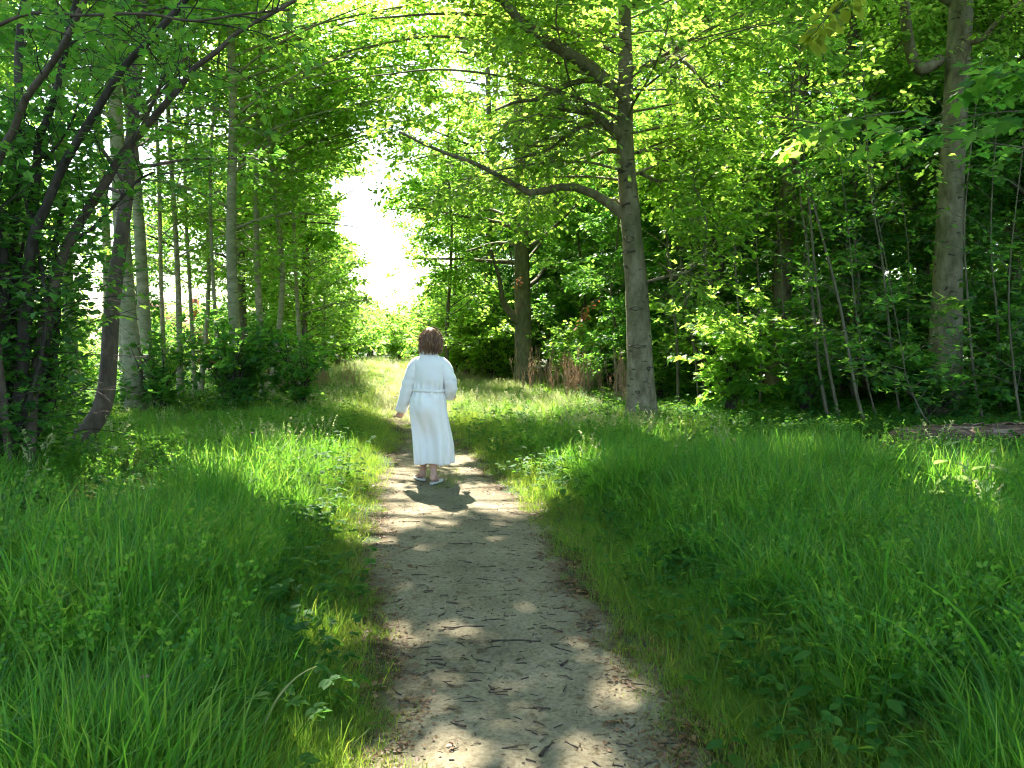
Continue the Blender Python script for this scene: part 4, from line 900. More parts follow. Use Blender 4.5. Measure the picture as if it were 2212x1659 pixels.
def scatter(name, coll, nvar, P, sc, tilt, g, label, cat):
    """one object of kind stuff: its points carry instanced tufts"""
    n = len(P); me = bpy.data.meshes.new(name); me.vertices.add(n); me.vertices.foreach_set('co', P.astype(np.float32).ravel())
    a = me.attributes.new('rot', 'FLOAT_VECTOR', 'POINT'); a.data.foreach_set('vector', np.stack([g.normal(0, tilt, n), g.normal(0, tilt, n), g.uniform(0, 6.28, n)], -1).astype(np.float32).ravel())
    a = me.attributes.new('sc', 'FLOAT', 'POINT'); a.data.foreach_set('value', sc.astype(np.float32))
    a = me.attributes.new('vid', 'INT', 'POINT'); a.data.foreach_set('value', g.integers(0, nvar, n).astype(np.int32))
    o = link(name, me); 
    ng = bpy.data.node_groups.new(name, 'GeometryNodeTree'); ng.interface.new_socket('Geometry', in_out='INPUT', socket_type='NodeSocketGeometry'); ng.interface.new_socket('Geometry', in_out='OUTPUT', socket_type='NodeSocketGeometry')
    N = ng.nodes; L = ng.links.new
    gi = N.new('NodeGroupInput'); go = N.new('NodeGroupOutput'); ip = N.new('GeometryNodeInstanceOnPoints'); ci = N.new('GeometryNodeCollectionInfo')
    ci.inputs['Collection'].default_value = coll; ci.inputs['Separate Children'].default_value = True; ci.inputs['Reset Children'].default_value = True
    def na(nm, tp): x = N.new('GeometryNodeInputNamedAttribute'); x.data_type = tp; x.inputs['Name'].default_value = nm; return x
    r = na('rot', 'FLOAT_VECTOR'); s_ = na('sc', 'FLOAT'); v = na('vid', 'INT'); e2r = N.new('FunctionNodeEulerToRotation')
    L(gi.outputs[0], ip.inputs['Points']); L(ci.outputs[0], ip.inputs['Instance']); ip.inputs['Pick Instance'].default_value = True
    L(v.outputs['Attribute'], ip.inputs['Instance Index']); L(r.outputs['Attribute'], e2r.inputs[0]); L(e2r.outputs[0], ip.inputs['Rotation']); L(s_.outputs['Attribute'], ip.inputs['Scale'])
    L(ip.outputs[0], go.inputs[0])
    md = o.modifiers.new('scatter', 'NODES'); md.node_group = ng
    tag(o, label, cat, kind='stuff'); return o
def points(n, x0, x1, y0, y1, g, dens):
    """random points in the view wedge, kept with probability dens(x,y)"""
    u = g.uniform(0, 1, n); y = (y0 ** .35 + u * (y1 ** .35 - y0 ** .35)) ** (1 / .35)       # more points near the viewer
    x = g.uniform(-1, 1, n) * (y * .70 + 1.2)
    m = (x > x0) & (x < x1); x, y = x[m], y[m]
    k = g.uniform(0, 1, len(x)) < dens(x, y); x, y = x[k], y[k]
    return np.stack([x, y, gh(x, y) - .008], -1)
CLEAR = [(*gndh(px, py)[:2], r) for px, py, r in ((1765, 1600, .16), (1700, 1640, .12), (1900, 1645, .16), (1990, 1600, .14), (2085, 1520, .16), (1570, 1660, .1), (1810, 1655, .12),
         (2050, 1130, .28), (2125, 1125, .25), (1480, 1238, .16), (585, 1330, .13), (600, 1345, .12), (400, 1375, .1), (1270, 960, .3), (1215, 1090, .2), (150, 1040, .55), (60, 1085, .6), (230, 1000, .45), (20, 1130, .5), (100, 1100, .45))]
def clear(x, y):
    k = np.ones(np.shape(x))
    for (cx_, cy_, r) in CLEAR: k = k * (((x - cx_ * (1 - .35 * r)) / r) ** 2 + ((y - cy_ + r * 1.1) / (r * 1.9)) ** 2 > 1)
    return k
def nz(x, y, s, o=0): return .5 + .5 * np.sin(x * s + 1.7 * np.sin(y * s * .8 + o) + o) * np.cos(y * s * 1.1 + 1.3 * np.sin(x * s * .7) + o * 2)
def wood_edge(x, y):
    """1 on open grass, 0 under the trees"""
    r = 1 - sstep(0, 1.0, y - np.maximum(8.3, 15.6 - np.clip(x - 1.6, 0, 20) * 1.65 + .35 * np.sin(x * 3))) * (x > 1.6)
    l = 1 - sstep(0, 1.5, y - 15.0) * (x < -4.2)
    return np.clip(r * l, 0, 1)
g = np.random.default_rng(21)
C_tall = tuft_collection('tall', M['grass'], 14, 1); C_broad = tuft_collection('broad', M['grass'], 10, 2); C_short = tuft_collection('short', M['lawn'], 10, 3)
C_seed = tuft_collection('seed', M['pale_grass'], 8, 4); C_seed2 = tuft_collection('seed', M['grass'], 8, 15); C_herb = tuft_collection('herb', M['herb'], 10, 5); C_ivy = tuft_collection('ivy', M['herb'], 8, 6)
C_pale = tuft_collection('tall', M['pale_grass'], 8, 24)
C_straw = tuft_collection('tall', M['straw'], 6, 14)
C_lit = tuft_collection('litter', M['litter'], 8, 7); C_stalk = tuft_collection('stalk', M['dry'], 8, 8)
def hgt(x, y): # height factor of the tall grass: lower along the path
    d = path_dist(x, y); wid = np.where(x > path_r(y), .55, .45) + .15 * np.sin(y * 2.3)
    return (.30 + .78 * sstep(.12, wid + .55, d) * (.8 + .35 * nz(x, y, 1.3, 2))) * np.interp(y, [4, 7, 11, 16, 22], [1, .92, .46, .36, .36]) * (1 - .7 * sstep(3.6, 4.6, x) * sstep(6.6, 7.8, y))
P = points(70000, -30, 30, 2.0, 30, g, lambda x, y: clear(x, y) * sstep(.10, .55, path_dist(x, y)) * wood_edge(x, y) * (.28 + .42 * nz(x, y, 2.1) + .42 * nz(x, y, 9.0, 3) ** 2) * np.clip(1.1 - .02 * y, .3, 1))
scatter('tall_grass', C_tall, 14, P, hgt(P[:, 0], P[:, 1]) * g.uniform(.5, 1.35, len(P)) * (.75 + .5 * nz(P[:, 0], P[:, 1], 3.2, 6)) * np.clip(.9 + .02 * P[:, 1], 1, 1.3), .12, g, 'tall green meadow grass on both sides of the path', 'grass')
P = points(17000, -30, 30, 2.0, 20, g, lambda x, y: clear(x, y) * sstep(.5, 1.0, path_dist(x, y)) * wood_edge(x, y) * (.25 + nz(x, y, 1.1, 4) ** 1.5))
scatter('broad_grass', C_broad, 10, P, hgt(P[:, 0], P[:, 1]) * g.uniform(.7, 1.15, len(P)), .12, g, 'broad bladed drooping grass among the meadow grass', 'grass')
P = points(66000, -30, 30, 1.6, 62, g, lambda x, y: sstep(-.10, .12, path_dist(x, y) + .14 * (nz(x, y, 6, 1) - .6)) * (1 - sstep(.5, 1.1, path_dist(x, y)) * .75) * np.maximum(np.maximum(wood_edge(x, y), .1), 1.0 * (y > 24) * (path_dist(x, y) < 4)))
k = path_dist(P[:, 0], P[:, 1])
scatter('short_grass', C_short, 10, P, (.55 + .9 * sstep(0, .5, k)) * g.uniform(.7, 1.3, len(P)) * np.clip(.8 + .03 * P[:, 1], 1, 1.6), .15, g, 'short bright grass fringing the path', 'grass')
P = points(9000, -30, 30, 1.8, 16, g, lambda x, y: sstep(.0, .4, path_dist(x, y)) * wood_edge(x, y) * nz(x, y, 2.7, 8) ** 2 * .5)
scatter('straw_grass', C_straw, 6, P, hgt(P[:, 0], P[:, 1]) * g.uniform(.4, .85, len(P)), .5, g, 'scattered dead straw blades low in the meadow grass', 'straw')
P = points(9000, -30, 30, 2.6, 14, g, lambda x, y: sstep(.5, 1.0, path_dist(x, y)) * wood_edge(x, y) * .22)
scatter('seeding_grass', C_seed2, 8, P, g.uniform(.55, .85, len(P)) * np.interp(P[:, 1], [4, 9, 14], [1, .8, .6]), .2, g, 'green flowering grass stems standing over the meadow grass', 'grass')
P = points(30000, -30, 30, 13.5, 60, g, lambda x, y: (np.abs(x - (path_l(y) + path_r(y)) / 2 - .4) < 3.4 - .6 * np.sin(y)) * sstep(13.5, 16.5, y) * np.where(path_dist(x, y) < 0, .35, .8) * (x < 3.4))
scatter('sunny_grass', C_pale, 8, P, g.uniform(.35, .75, len(P)) * np.clip(.5 + .03 * P[:, 1], .8, 1.4), .25, g, 'pale grass of the sunny glade, sun glare put into its colour', 'grass')  # pale tufts laid over the glade to paint in its sun glare
# grass grown into the path beyond the walker, and the worn tuft line in the middle
P = points(30000, -12, 3, 8.0, 62, g, lambda x, y: (path_dist(x, y) < .1) * (sstep(10.2, 12.5, y) * .9 + .5 * np.exp(-((x - (path_l(y) * .42 + path_r(y) * .58)) / .16) ** 2) * (y < 11)))
scatter('trodden_grass', C_short, 10, P, g.uniform(.5, 1.1, len(P)) * np.clip(.7 + .03 * P[:, 1], .8, 1.6), .15, g, 'low trodden grass growing on the far stretch of the path', 'grass')
P = points(22000, -30, 30, 4.5, 30, g, lambda x, y: sstep(.6, 1.2, path_dist(x, y)) * wood_edge(x, y) * (.005 + .5 * np.exp(-(((x + 1.75) / .8) ** 2 + ((y - 10.3) / 1.3) ** 2)) + .6 * np.exp(-(((x - 1.0) / 1.1) ** 2 + ((y - 12.) / 1.2) ** 2)) + 0.03 * sstep(9, 13, y) + .45 * sstep(14.5, 17, y) * (np.abs(path_dist(x, y) - 1.6) < 1.6) * (x < 2.5)))
scatter('seeding_grass', C_seed, 8, P, g.uniform(.6, 1.0, len(P)) * np.interp(P[:, 1], [9, 12], [1, .5]), .15, g, 'pale feathery seed heads standing over the grass', 'grass')
P = points(20000, -30, 30, 2.0, 20, g, lambda x, y: sstep(.15, .5, path_dist(x, y)) * (.10 + .5 * nz(x, y, 1.7, 3) ** 3))
scatter('herb_cover', C_herb, 10, P, g.uniform(.6, 1.3, len(P)), .2, g, 'small leafy herbs growing between the grass blades', 'herbs')
P = points(42000, -30, 30, 7.0, 34, g, lambda x, y: (1 - wood_edge(x, y)) * .9 + (np.exp(-(((x - 6.8) / 2.6) ** 2 + ((y - 9.2) / .9) ** 2))) * .6)
scatter('ground_ivy', C_ivy, 8, P, g.uniform(.8, 1.6, len(P)), .15, g, 'dark low ground cover of leaves under the trees', 'ground cover')
P = points(60000, -30, 30, 1.6, 26, g, lambda x, y: np.exp(-(((path_dist(x, y) + .02) / .13) ** 2)) * (.25 + .6 * nz(x, y, 3.1, 5)) + .8 * (1 - wood_edge(x, y)) * (y < 22) + .10 * (path_dist(x, y) > .1) + .5 * np.exp(-(((x - 7.5) / 2.4) ** 2 + ((y - 10.9) / .9) ** 2)) + .012)
scatter('leaf_litter', C_lit, 8, P + np.array([0, 0, .012]), g.uniform(.5, 1.1, len(P)) * np.where(path_dist(P[:, 0], P[:, 1]) < .1, .6, 1), .05, g, 'brown leaf litter along the path edges and under the trees', 'leaf litter')
def patch(cx, cy, rx, ry, n):
    a = g.uniform(0, 6.28, n); r = np.sqrt(g.uniform(0, 1, n)); x = cx + r * np.cos(a) * rx; y = cy + r * np.sin(a) * ry
    return np.stack([x, y, gh(x, y) - .01], -1)
P = np.concatenate([patch(1.15, 20.2, 1.1, .9, 15), patch(2.0, 18.0, .9, .7, 10), patch(.6, 21.8, .4, .5, 4), patch(2.45, 16.2, .12, .3, 6)])
scatter('dry_stalks', C_stalk, 8, P, g.uniform(.9, 1.3, len(P)), .1, g, 'reddish brown dead dock stalks between the forked maple and the beech', 'dry stalks')
P = np.concatenate([patch(-5.9, 21.3, 1.0, .8, 22), patch(-5.0, 23.3, .8, .6, 10)])
scatter('dry_stalks', C_stalk, 8, P, g.uniform(.65, 1.0, len(P)), .1, g, 'reddish brown dead dock stalks left of the far path', 'dry stalks')
P = np.concatenate([patch(-2.0, 26.0, .6, .8, 12), patch(-1.0, 24.5, .5, .5, 6)])
scatter('dry_stalks', C_stalk, 8, P, g.uniform(.4, .7, len(P)), .12, g, 'few pale dead stalks at the foot of the bushes right of the far path', 'dry stalks')

# crumbs on the path, then the twigs one can pick out
P = points(9000, -4, 4, 1.8, 11, g, lambda x, y: (path_dist(x, y) < .05) * (.5 + .5 * nz(x, y, 4)))
mb = MB(); n = len(P); P[:, 2] = gh(P[:, 0], P[:, 1]) + .012
a = g.uniform(0, 3.14, n); ln = g.exponential(.011, n) + .004; e = np.stack([np.cos(a) * ln, np.sin(a) * ln * .8, g.normal(0, .0008, n)], -1)
mb.add(*tubes(np.stack([P - e, P + g.normal(0, .001, P.shape), P + e], 1), (g.uniform(.0010, .0032, n))[:, None] * np.ones((1, 3)), 4))
tag(mb.build('twig_crumbs', M['twig'], kind='stuff'), 'dark crumbs and bits of twig scattered over the path', 'debris')
def twig(px, py, lpx, ang, r=.004):
    c = gnd(px, py); L = lpx / FPX * c[1] * .5; c[2] = float(gh(c[0], c[1])) + .012
    d = np.array([math.cos(ang), math.sin(ang), 0]); nrm = np.array([-d[1], d[0], 0])
    K = 7; t = np.linspace(-1, 1, K); q = np.outer(t * L, d) + np.outer(np.cumsum(g.normal(0, .10, K)) * L * .5, nrm) + np.array([0, 0, 1.]) * (g.uniform(0, .004, K)[:, None])
    mb = MB(); mb.add(*tubes(q, r * np.linspace(1.2, .6, K)[None], 5, .1, 3))
    for s_ in range(random.choice([0, 1, 1, 2])):
        i = random.randint(1, K - 2); e = q[i] + (d * random.uniform(.3, .8) + nrm * random.choice([-1, 1]) * .6) * L * .35
        mb.add(*tubes(np.array([q[i], (q[i] + e) / 2, e]), np.full((1, 3), r * .5), 4))
    return mb.build('twig', M['twig'], loc=tuple(c))
named = [(1000, 1358, 95, 3.12, .005, 'long thin twig lying across the middle of the path, above the small light spot'), (1115, 1390, 110, 3.05, .005, 'long double twig lying across the middle of the path'),
         (1218, 1440, 30, 1.1, .006, 'short stout twig pointing up the path, left of the bright spot at its right edge'), (1200, 1365, 40, 2.4, .005, 'bent twig near the right path edge beside the short grass tuft'),
         (1180, 1625, 70, 1.1, .006, 'crooked forked twig at the bottom of the path below the largest sun spots'), (1120, 1680, 60, 2.3, .007, 'pale straight stick at the very bottom of the path'),
         (990, 1575, 40, 2.6, .005, 'pale twig at the left path edge by the long sun streak'), (1000, 1180, 42, 3.1, .005, 'short dark straight stick lying across the upper path on its left'),
         (1150, 1535, 80, 3.1, .004, 'thin twig above the big oval sun spot near the bottom of the path'), (1490, 1600, 60, 2.7, .006, 'twig in the litter at the bottom right edge of the path'),
         (945, 1440, 36, 2.9, .005, 'dark stub of twig left of the middle of the path'), (1060, 1490, 22, 2.2, .005, 'small curved twig above the dark mossy patch')]
for (px, py, l, a_, r, lab) in named: tag(twig(px, py, l, a_, r), lab, 'twig', 'twigs lying on the path')
for i in range(85):
    py = 1659 - 560 * random.random() ** .8; c = gnd(1000, py); y = c[1]; x = random.uniform(float(path_l(y)) + .03, float(path_r(y)) - .03)
    px = 1106 + x / y * FPX * .98; t_ = twig(px, py, random.uniform(12, 42), random.gauss(3.14, .6), random.uniform(.002, .004))
    tag(t_, 'small dark twig fragment lying on the pale path', 'twig', 'small twig fragments on the path')

# ------------------------------------------------------------------ fallen log
def log():
    a = np.array([5.0, 10.55, -.02]); b = np.array([9.4, 10.0, -.04])
    root = thing('fallen_log', 'rotting fallen trunk with peeling bark and reddish heartwood in front of the big pale beech', 'log', tuple(a))
    g = np.random.default_rng(9); K, ns = 60, 26; L = np.linalg.norm(b - a); t = np.linspace(0, 1, K); th = np.arange(ns) / ns * 2 * np.pi
    ry = np.interp(t, [0, .05, .3, .7, 1], [.16, .33, .42, .40, .36]); rz = np.interp(t, [0, .05, .3, .7, 1], [.08, .17, .24, .22, .2])
    A, Bt = np.meshgrid(t, th, indexing='ij')
    rid = 1 + .16 * np.sin(Bt * 6 + A * 7 + np.sin(A * 22)) + .11 * np.sin(Bt * 13 - A * 15) + g.normal(0, .05, A.shape)
    Y = ry[:, None] * np.cos(Bt) * rid; Z = rz[:, None] * np.sin(Bt) * rid + .16; X = A * L + .02 * np.sin(Bt * 5)
    V = np.stack([X, Y, Z], -1).reshape(-1, 3); i = np.arange(K * ns).reshape(K, ns); f = np.stack([i[:-1], i[1:], np.roll(i, -1, 1)[1:], np.roll(i, -1, 1)[:-1]], -1).reshape(-1, 4)
    V = np.concatenate([V, [[0, 0, .16]]]); cap = np.stack([np.roll(i[0], -1), i[0], np.full(ns, K * ns)], -1)
    mb = MB(); mb.add(V, f); mb.f3.append(cap); mb.build('trunk', M['log'], root, smooth=False)
    # slabs of loose bark and splinters
    for k in range(34):
        tt = g.uniform(.02, .95); ph = g.uniform(-2.9, -.2) if k % 3 else g.uniform(.6, 2.5); l = g.uniform(.2, .75); wd = g.uniform(.03, .09)
        n = 9; u = np.linspace(-.5, .5, n); x = tt * L + u * l; rr = np.interp(x / L, t, ry) * 1.06; rz_ = np.interp(x / L, t, rz) * 1.08
        wv = wd * (1 - (2 * np.abs(u)) ** 2.5 * .8)
        c = []
        for s_, o_ in ((-1, 0), (1, 0), (1, .018), (-1, .018)):
            an = ph + s_ * wv / rr + .10 * np.sin(x * 9); c.append(np.stack([x, (rr + o_) * np.cos(an), (rz_ + o_) * np.sin(an) + .16 + .02 * np.sin(x * 14 + k)], -1))
        V = np.concatenate(c); j = np.arange(n - 1); F = np.concatenate([np.stack([q * n + j, q * n + j + 1, ((q + 1) % 4) * n + j + 1, ((q + 1) % 4) * n + j], -1) for q in range(4)])
        red = .38 < tt < .68 and ph < 0 and k % 2
        MB().add(V, F).build('bark_slab', M['log_red' if red else 'log'], root)
    # exposed red heartwood
    n = 22; u = np.linspace(.30, .72, n); vv = np.linspace(-2.5, -.9, 9); U, W = np.meshgrid(u, vv, indexing='ij')
    rr = np.interp(U, t, ry); rz_ = np.interp(U, t, rz); bl = np.sin(np.pi * (U - .3) / .42) ** .5
    an = -2.0 + (W + 1.7) * bl; rd = 1 + .10 * bl + .07 * np.sin(W * 16 + U * 40) + g.normal(0, .02, U.shape)
    V = np.stack([U * L, rr * rd * np.cos(an + .15), rz_ * rd * np.sin(an + .15) + .18], -1).reshape(-1, 3); j = (np.arange(n - 1)[:, None] * 9 + np.arange(8)[None]).ravel()
    MB().add(V, np.stack([j, j + 1, j + 10, j + 9], -1)).build('heartwood', M['log_red'], root)
log()

# ------------------------------------------------------------------ nettles and single ground plants
def nettle(px, py, h, label, size=.085, pairs=6, lean=(.0, .0), mat='herb', rot=0.0, d=None, stem_r=.003, group=None, base=None, tpl=NETTLE, name='nettle', cat='nettle'):
    b = gndh(px, py) if base is None else np.array(base, float); b[2] = float(gh(b[0], b[1])) - .01
    root = thing(name, label, cat, tuple(b), 0, group); K = 10; t = np.linspace(0, 1, K)
    q = np.stack([lean[0] * h * t ** 1.5, lean[1] * h * t ** 1.5, h * t], -1)
    V, F = tubes(q, np.linspace(stem_r, stem_r * .6, K)[None], 6); MB().add(V, F, .5).build('stem', M[mat], root, smooth=True)
    pos, dv, nr, sz = [], [], [], []
    size *= 1.25 if name == 'nettle' else 1.0
    for k in range(pairs):
        tt = .22 + .78 * k / (pairs - 1); a = rot + k * 1.57 + random.gauss(0, .15); s_ = size * (1.0 - .55 * (k / (pairs - 1)) ** 2.5) * random.uniform(.85, 1.1)
        c = np.array([np.interp(tt, t, q[:, i]) for i in range(3)])
        for sg in (0, math.pi):
            dr = np.array([math.cos(a + sg), math.sin(a + sg), -.28 if k < pairs - 1 else .3]); pos.append(c + dr * np.array([.02, .02, .01])); dv.append(dr); nr.append(np.array([random.gauss(0, .15), random.gauss(0, .15) + (.5 if name == 'sunlit_plant' else 0), 1.])); sz.append(s_)
    single_leaves(np.array(pos), np.array(dv), np.array(nr), np.array(sz), tpl, M[mat], root, g)
    return root
nb = lambda px, py, z: gnd(px, py)
nettle(1765, 1600, .42, 'tallest nettle in the nearest clump, serrated leaves in crossed pairs', .095, 6, (-.05, 0), rot=.4)
nettle(1700, 1640, .20, 'low nettle at the near left of the tall one, close to the path edge', .08, 4, (-.1, 0), rot=.9)
nettle(1900, 1645, .30, 'middle nettle of the nearest clump, right of the tall one', .09, 5, (.05, 0), rot=.2)
nettle(1990, 1600, .26, 'nettle half sunk in grass at the right of the nearest clump', .085, 5, (.0, .1), rot=1.2)
nettle(2085, 1520, .38, 'nettle standing apart, near the right edge of the grass', .09, 5, (.05, 0), rot=.7)
nettle(1570, 1660, .16, 'small nettle at the edge of the path, nearest the viewer', .07, 4, (0, 0), rot=.3)
nettle(1810, 1655, .16, 'small nettle between the tall one and the middle one', .08, 3, (0, -.1), rot=1.9)
nettle(1480, 1238, .30, 'pale leaved herb standing out of the grass right of the path', .10, 5, (-.05, 0), mat='herb', rot=.5, name='tall_herb', cat='herb')
nettle(1215, 1090, .34, 'leafy herb in the grass just right of the path beyond the walker', .11, 4, (0, 0), name='tall_herb', cat='herb')
nettle(2050, 1130, .62, 'broad leaved plant glaring white in the sun, left of two near the log', .22, 5, (0, 0), tpl=OVAL, rot=.4, mat='glossy_leaf', name='sunlit_plant', cat='plant')
nettle(2125, 1125, .55, 'broad leaved plant in the sun, right of two near the log', .20, 5, (.1, 0), tpl=OVAL, rot=.9, mat='glossy_leaf', name='sunlit_plant', cat='plant')
nettle(1270, 960, .42, 'leafy plant with bright drooping leaves right of the walker', .13, 5, (0, 0), tpl=OVAL, name='tall_herb', cat='herb')
nettle(585, 1330, .22, 'pale palmate plant with star of leaves in the left grass', .10, 3, (0, 0), tpl=OVAL, rot=.3, name='palmate_herb', cat='herb')
nettle(600, 1345, .20, 'second star shaped plant just beside the pale one in the left grass', .09, 3, (.1, 0), tpl=OVAL, rot=1.1, name='palmate_herb', cat='herb')
nettle(400, 1375, .16, 'little plant with rounded leaves left of the bright bent blade', .08, 3, (0, 0), tpl=OVAL, rot=.8, name='palmate_herb', cat='herb')
nettle(1380, 940, .35, 'leafy sprout at the foot of the beech with one glowing leaf', .12, 3, (-.1, 0), mat='yellow_leaf', tpl=MAPLE, base=(2.05, 13.1, 0), name='maple_seedling', cat='seedling')
nettle(540, 1450, .10, 'small sunlit seedling with two yellow leaves in the left grass', .09, 2, (0, 0), mat='yellow_leaf', tpl=OVAL, name='seedling', cat='seedling')
nettle(1345, 1425, .07, 'tiny bright seedling at the right path edge above the large sun spot', .06, 2, (0, 0), mat='yellow_leaf', tpl=OVAL, name='seedling', cat='seedling')
def grass_blade(px, py, h, lean, lab, mat='grass', wd=.014, dirn=0.0):
    b = gndh(px, py); b[2] = float(gh(b[0], b[1])) - .01; K = 12; t = np.linspace(0, 1, K)
    c = np.stack([h * lean * t ** 2 * math.cos(dirn), h * lean * t ** 2 * math.sin(dirn), h * (t - .35 * abs(lean) * t ** 4)], -1)
    wv = wd * (1 - t ** 3) * .5 + .0006; s_ = np.array([.8, -.5, 0]); V = np.concatenate([c - s_ * wv[:, None], c + np.array([0, 0, .003]), c + s_ * wv[:, None]]); i = np.arange(K - 1)
    F = np.concatenate([np.stack([i, i + 1, K + i + 1, K + i], -1), np.stack([K + i, K + i + 1, 2 * K + i + 1, 2 * K + i], -1)])
    tag(MB().add(V, F, .95 if mat != 'grass' else .35).build('grass_blade', M[mat], loc=tuple(b)), lab, 'grass blade', 'single large blades of grass')
grass_blade(440, 1500, .46, -.35, 'tall blade whose folded middle shines white, in the left grass', 'pale_grass', .016)
grass_blade(45, 1500, .5, -.15, 'tall upright blade at the lower left edge', 'grass', .016)
grass_blade(560, 1640, .42, .5, 'pale blade bending over towards the path at the bottom left', 'pale_grass', .012)
grass_blade(255, 1150, .4, .8, 'arched blade shining pale in front of the curved tree', 'pale_grass', .014)
grass_blade(1690, 1225, .35, -.4, 'bright white blade in the grass right of the path', 'pale_grass', .022)
grass_blade(2090, 1600, .75, -.9, 'long blade arching left at the right edge of the picture', 'grass', .016)
grass_blade(2180, 1600, .8, -.6, 'tallest long blade at the right edge of the picture', 'grass', .015)
def flower(px, py, h, col, lab, r=.012):
    b = gndh(px, py); b[2] = float(gh(b[0], b[1])); root = thing('flower', lab, 'flower', tuple(b))
    V, F = tubes(np.array([[0, 0, 0], [.01, 0, h * .5], [0, 0, h]]), np.full((1, 3), .001), 4); MB().add(V, F, .5).build('stem', M['grass'], root)
    for k in range(5):
        a = k * 1.2566; p = MB(); leaves(p, np.array([[0, 0, h]]), np.array([[math.cos(a), math.sin(a), .25]]), np.array([[0, 0, 1.]]), r * 1.5, OVAL); p.build('petal', M[col], root)
flower(1565, 1125, .35, 'petal', 'small pink flower in the grass right of the path')
flower(318, 1610, .25, 'petal', 'small pink flower at the bottom of the left grass')
flower(475, 1210, .25, 'petal', 'small pink flower in the middle of the left grass')
flower(565, 960, .35, 'white_petal', 'white flower in the shaded grass by the dark bushes', .016)
flower(545, 1000, .35, 'petal', 'pale pink flower standing over the sunlit strip of left grass', .014)
flower(2160, 1075, .25, 'yellow_leaf', 'small yellow flower between the two sunlit broad leaved plants', .016)

# spray of big maple leaves hanging in at the top right
def spray(name, label, pts, d0, d1, n, size, mat, seed, r=.009, tpl=MAPLE, spread=.35):
    g = np.random.default_rng(seed); m = len(pts); q = np.array([at(p[0], p[1], d0 + (d1 - d0) * i / (m - 1)) for i, p in enumerate(pts)]); base = q[0].copy()
    root = thing(name, label, 'branch', tuple(base)); P_ = resample(q - base, 14)
    MB().add(*tubes(P_, np.linspace(r, r * .3, 14)[None], 6)).build('stem', M['grey_bark'], root, smooth=True)
    A, _ = kids(P_[None], 9, .08, 1.0, spread, .9, 0, .7, 4, .12, g, .25, lscale=False)
    MB().add(*tubes(A, np.full((len(A), 1), .003) * np.linspace(1, .5, 4)[None], 4)).build('twig_growth', M['grey_bark'], root, kind='stuff')
    pos, dv, nr = leaf_sites(A, n, size, g, .3, .3); sz = size * g.uniform(.7, 1.15, len(pos)); single_leaves(pos, dv, nr, sz, tpl, M[mat], root, g)
spray('maple_branch', 'dark branch of big maple leaves crossing the pale beech near the top right', [(2290, 250), (2200, 240), (2100, 250), (2000, 270), (1900, 290)], 7.2, 7.4, 6, .17, 'dark_leaf', 61, spread=.5)
spray('maple_branch', 'branch of broad dark maple leaves below the one crossing the pale beech', [(2290, 330), (2180, 315), (2060, 300), (1960, 320)], 7.6, 7.9, 6, .16, 'dark_leaf', 62, spread=.5)
spray('maple_branch', 'branch of shaded maple leaves in the right top corner', [(2290, 130), (2200, 160), (2120, 170)], 6.8, 7.0, 7, .16, 'dark_leaf', 63, spread=.45)
spray('maple_branch', 'branch of big shaded maple leaves reaching left towards the wood', [(1960, 240), (1880, 250), (1800, 270), (1720, 280)], 9.0, 9.2, 7, .17, 'maple_leaf', 64, spread=.55)
spray('drooping_shoot', 'bright yellow green drooping shoot hanging in at the top right of the middle', [(1860, -40), (1825, 5), (1790, 35), (1765, 60)], 6.0, 6.0, 5, .12, 'yellow_leaf', 65, tpl=OVAL, spread=.2)
spray('maple_branch', 'branch of maple leaves hanging across the pale beech at half height', [(2110, 640), (2070, 650), (2020, 655)], 12.6, 12.6, 4, .17, 'maple_leaf', 66, spread=.35)
spray('maple_branch', 'bright branch reaching out to the right from behind the beech trunk', [(1480, 660), (1440, 655), (1400, 645)], 14.6, 14.4, 5, .15, 'maple_leaf', 67, spread=.4)
spray('maple_branch', 'low branch of sunlit leaves against the curved dark tree', [(300, 690), (250, 680), (200, 690), (150, 720)], 8.9, 8.6, 6, .09, 'maple_leaf', 68, spread=.35)
spray('maple_branch', 'dark branch hanging over the foot of the curved tree', [(60, 960), (120, 945), (180, 950), (220, 960)], 8.2, 8.2, 8, .085, 'dark_leaf', 69, spread=.3)
spray('withered_branch', 'small hanging branch of withered red leaves between the forked maple and the beech', [(1300, 640), (1275, 665), (1262, 690)], 18.0, 18.0, 4, .10, 'red_leaf', 70, tpl=OVAL, spread=.35)
spray('withered_branch', 'tuft of withered orange leaves on the trunk of the forked maple', [(1128, 590), (1122, 600), (1120, 608)], 23.2, 23.2, 2, .09, 'red_leaf', 71, tpl=OVAL, spread=.3)

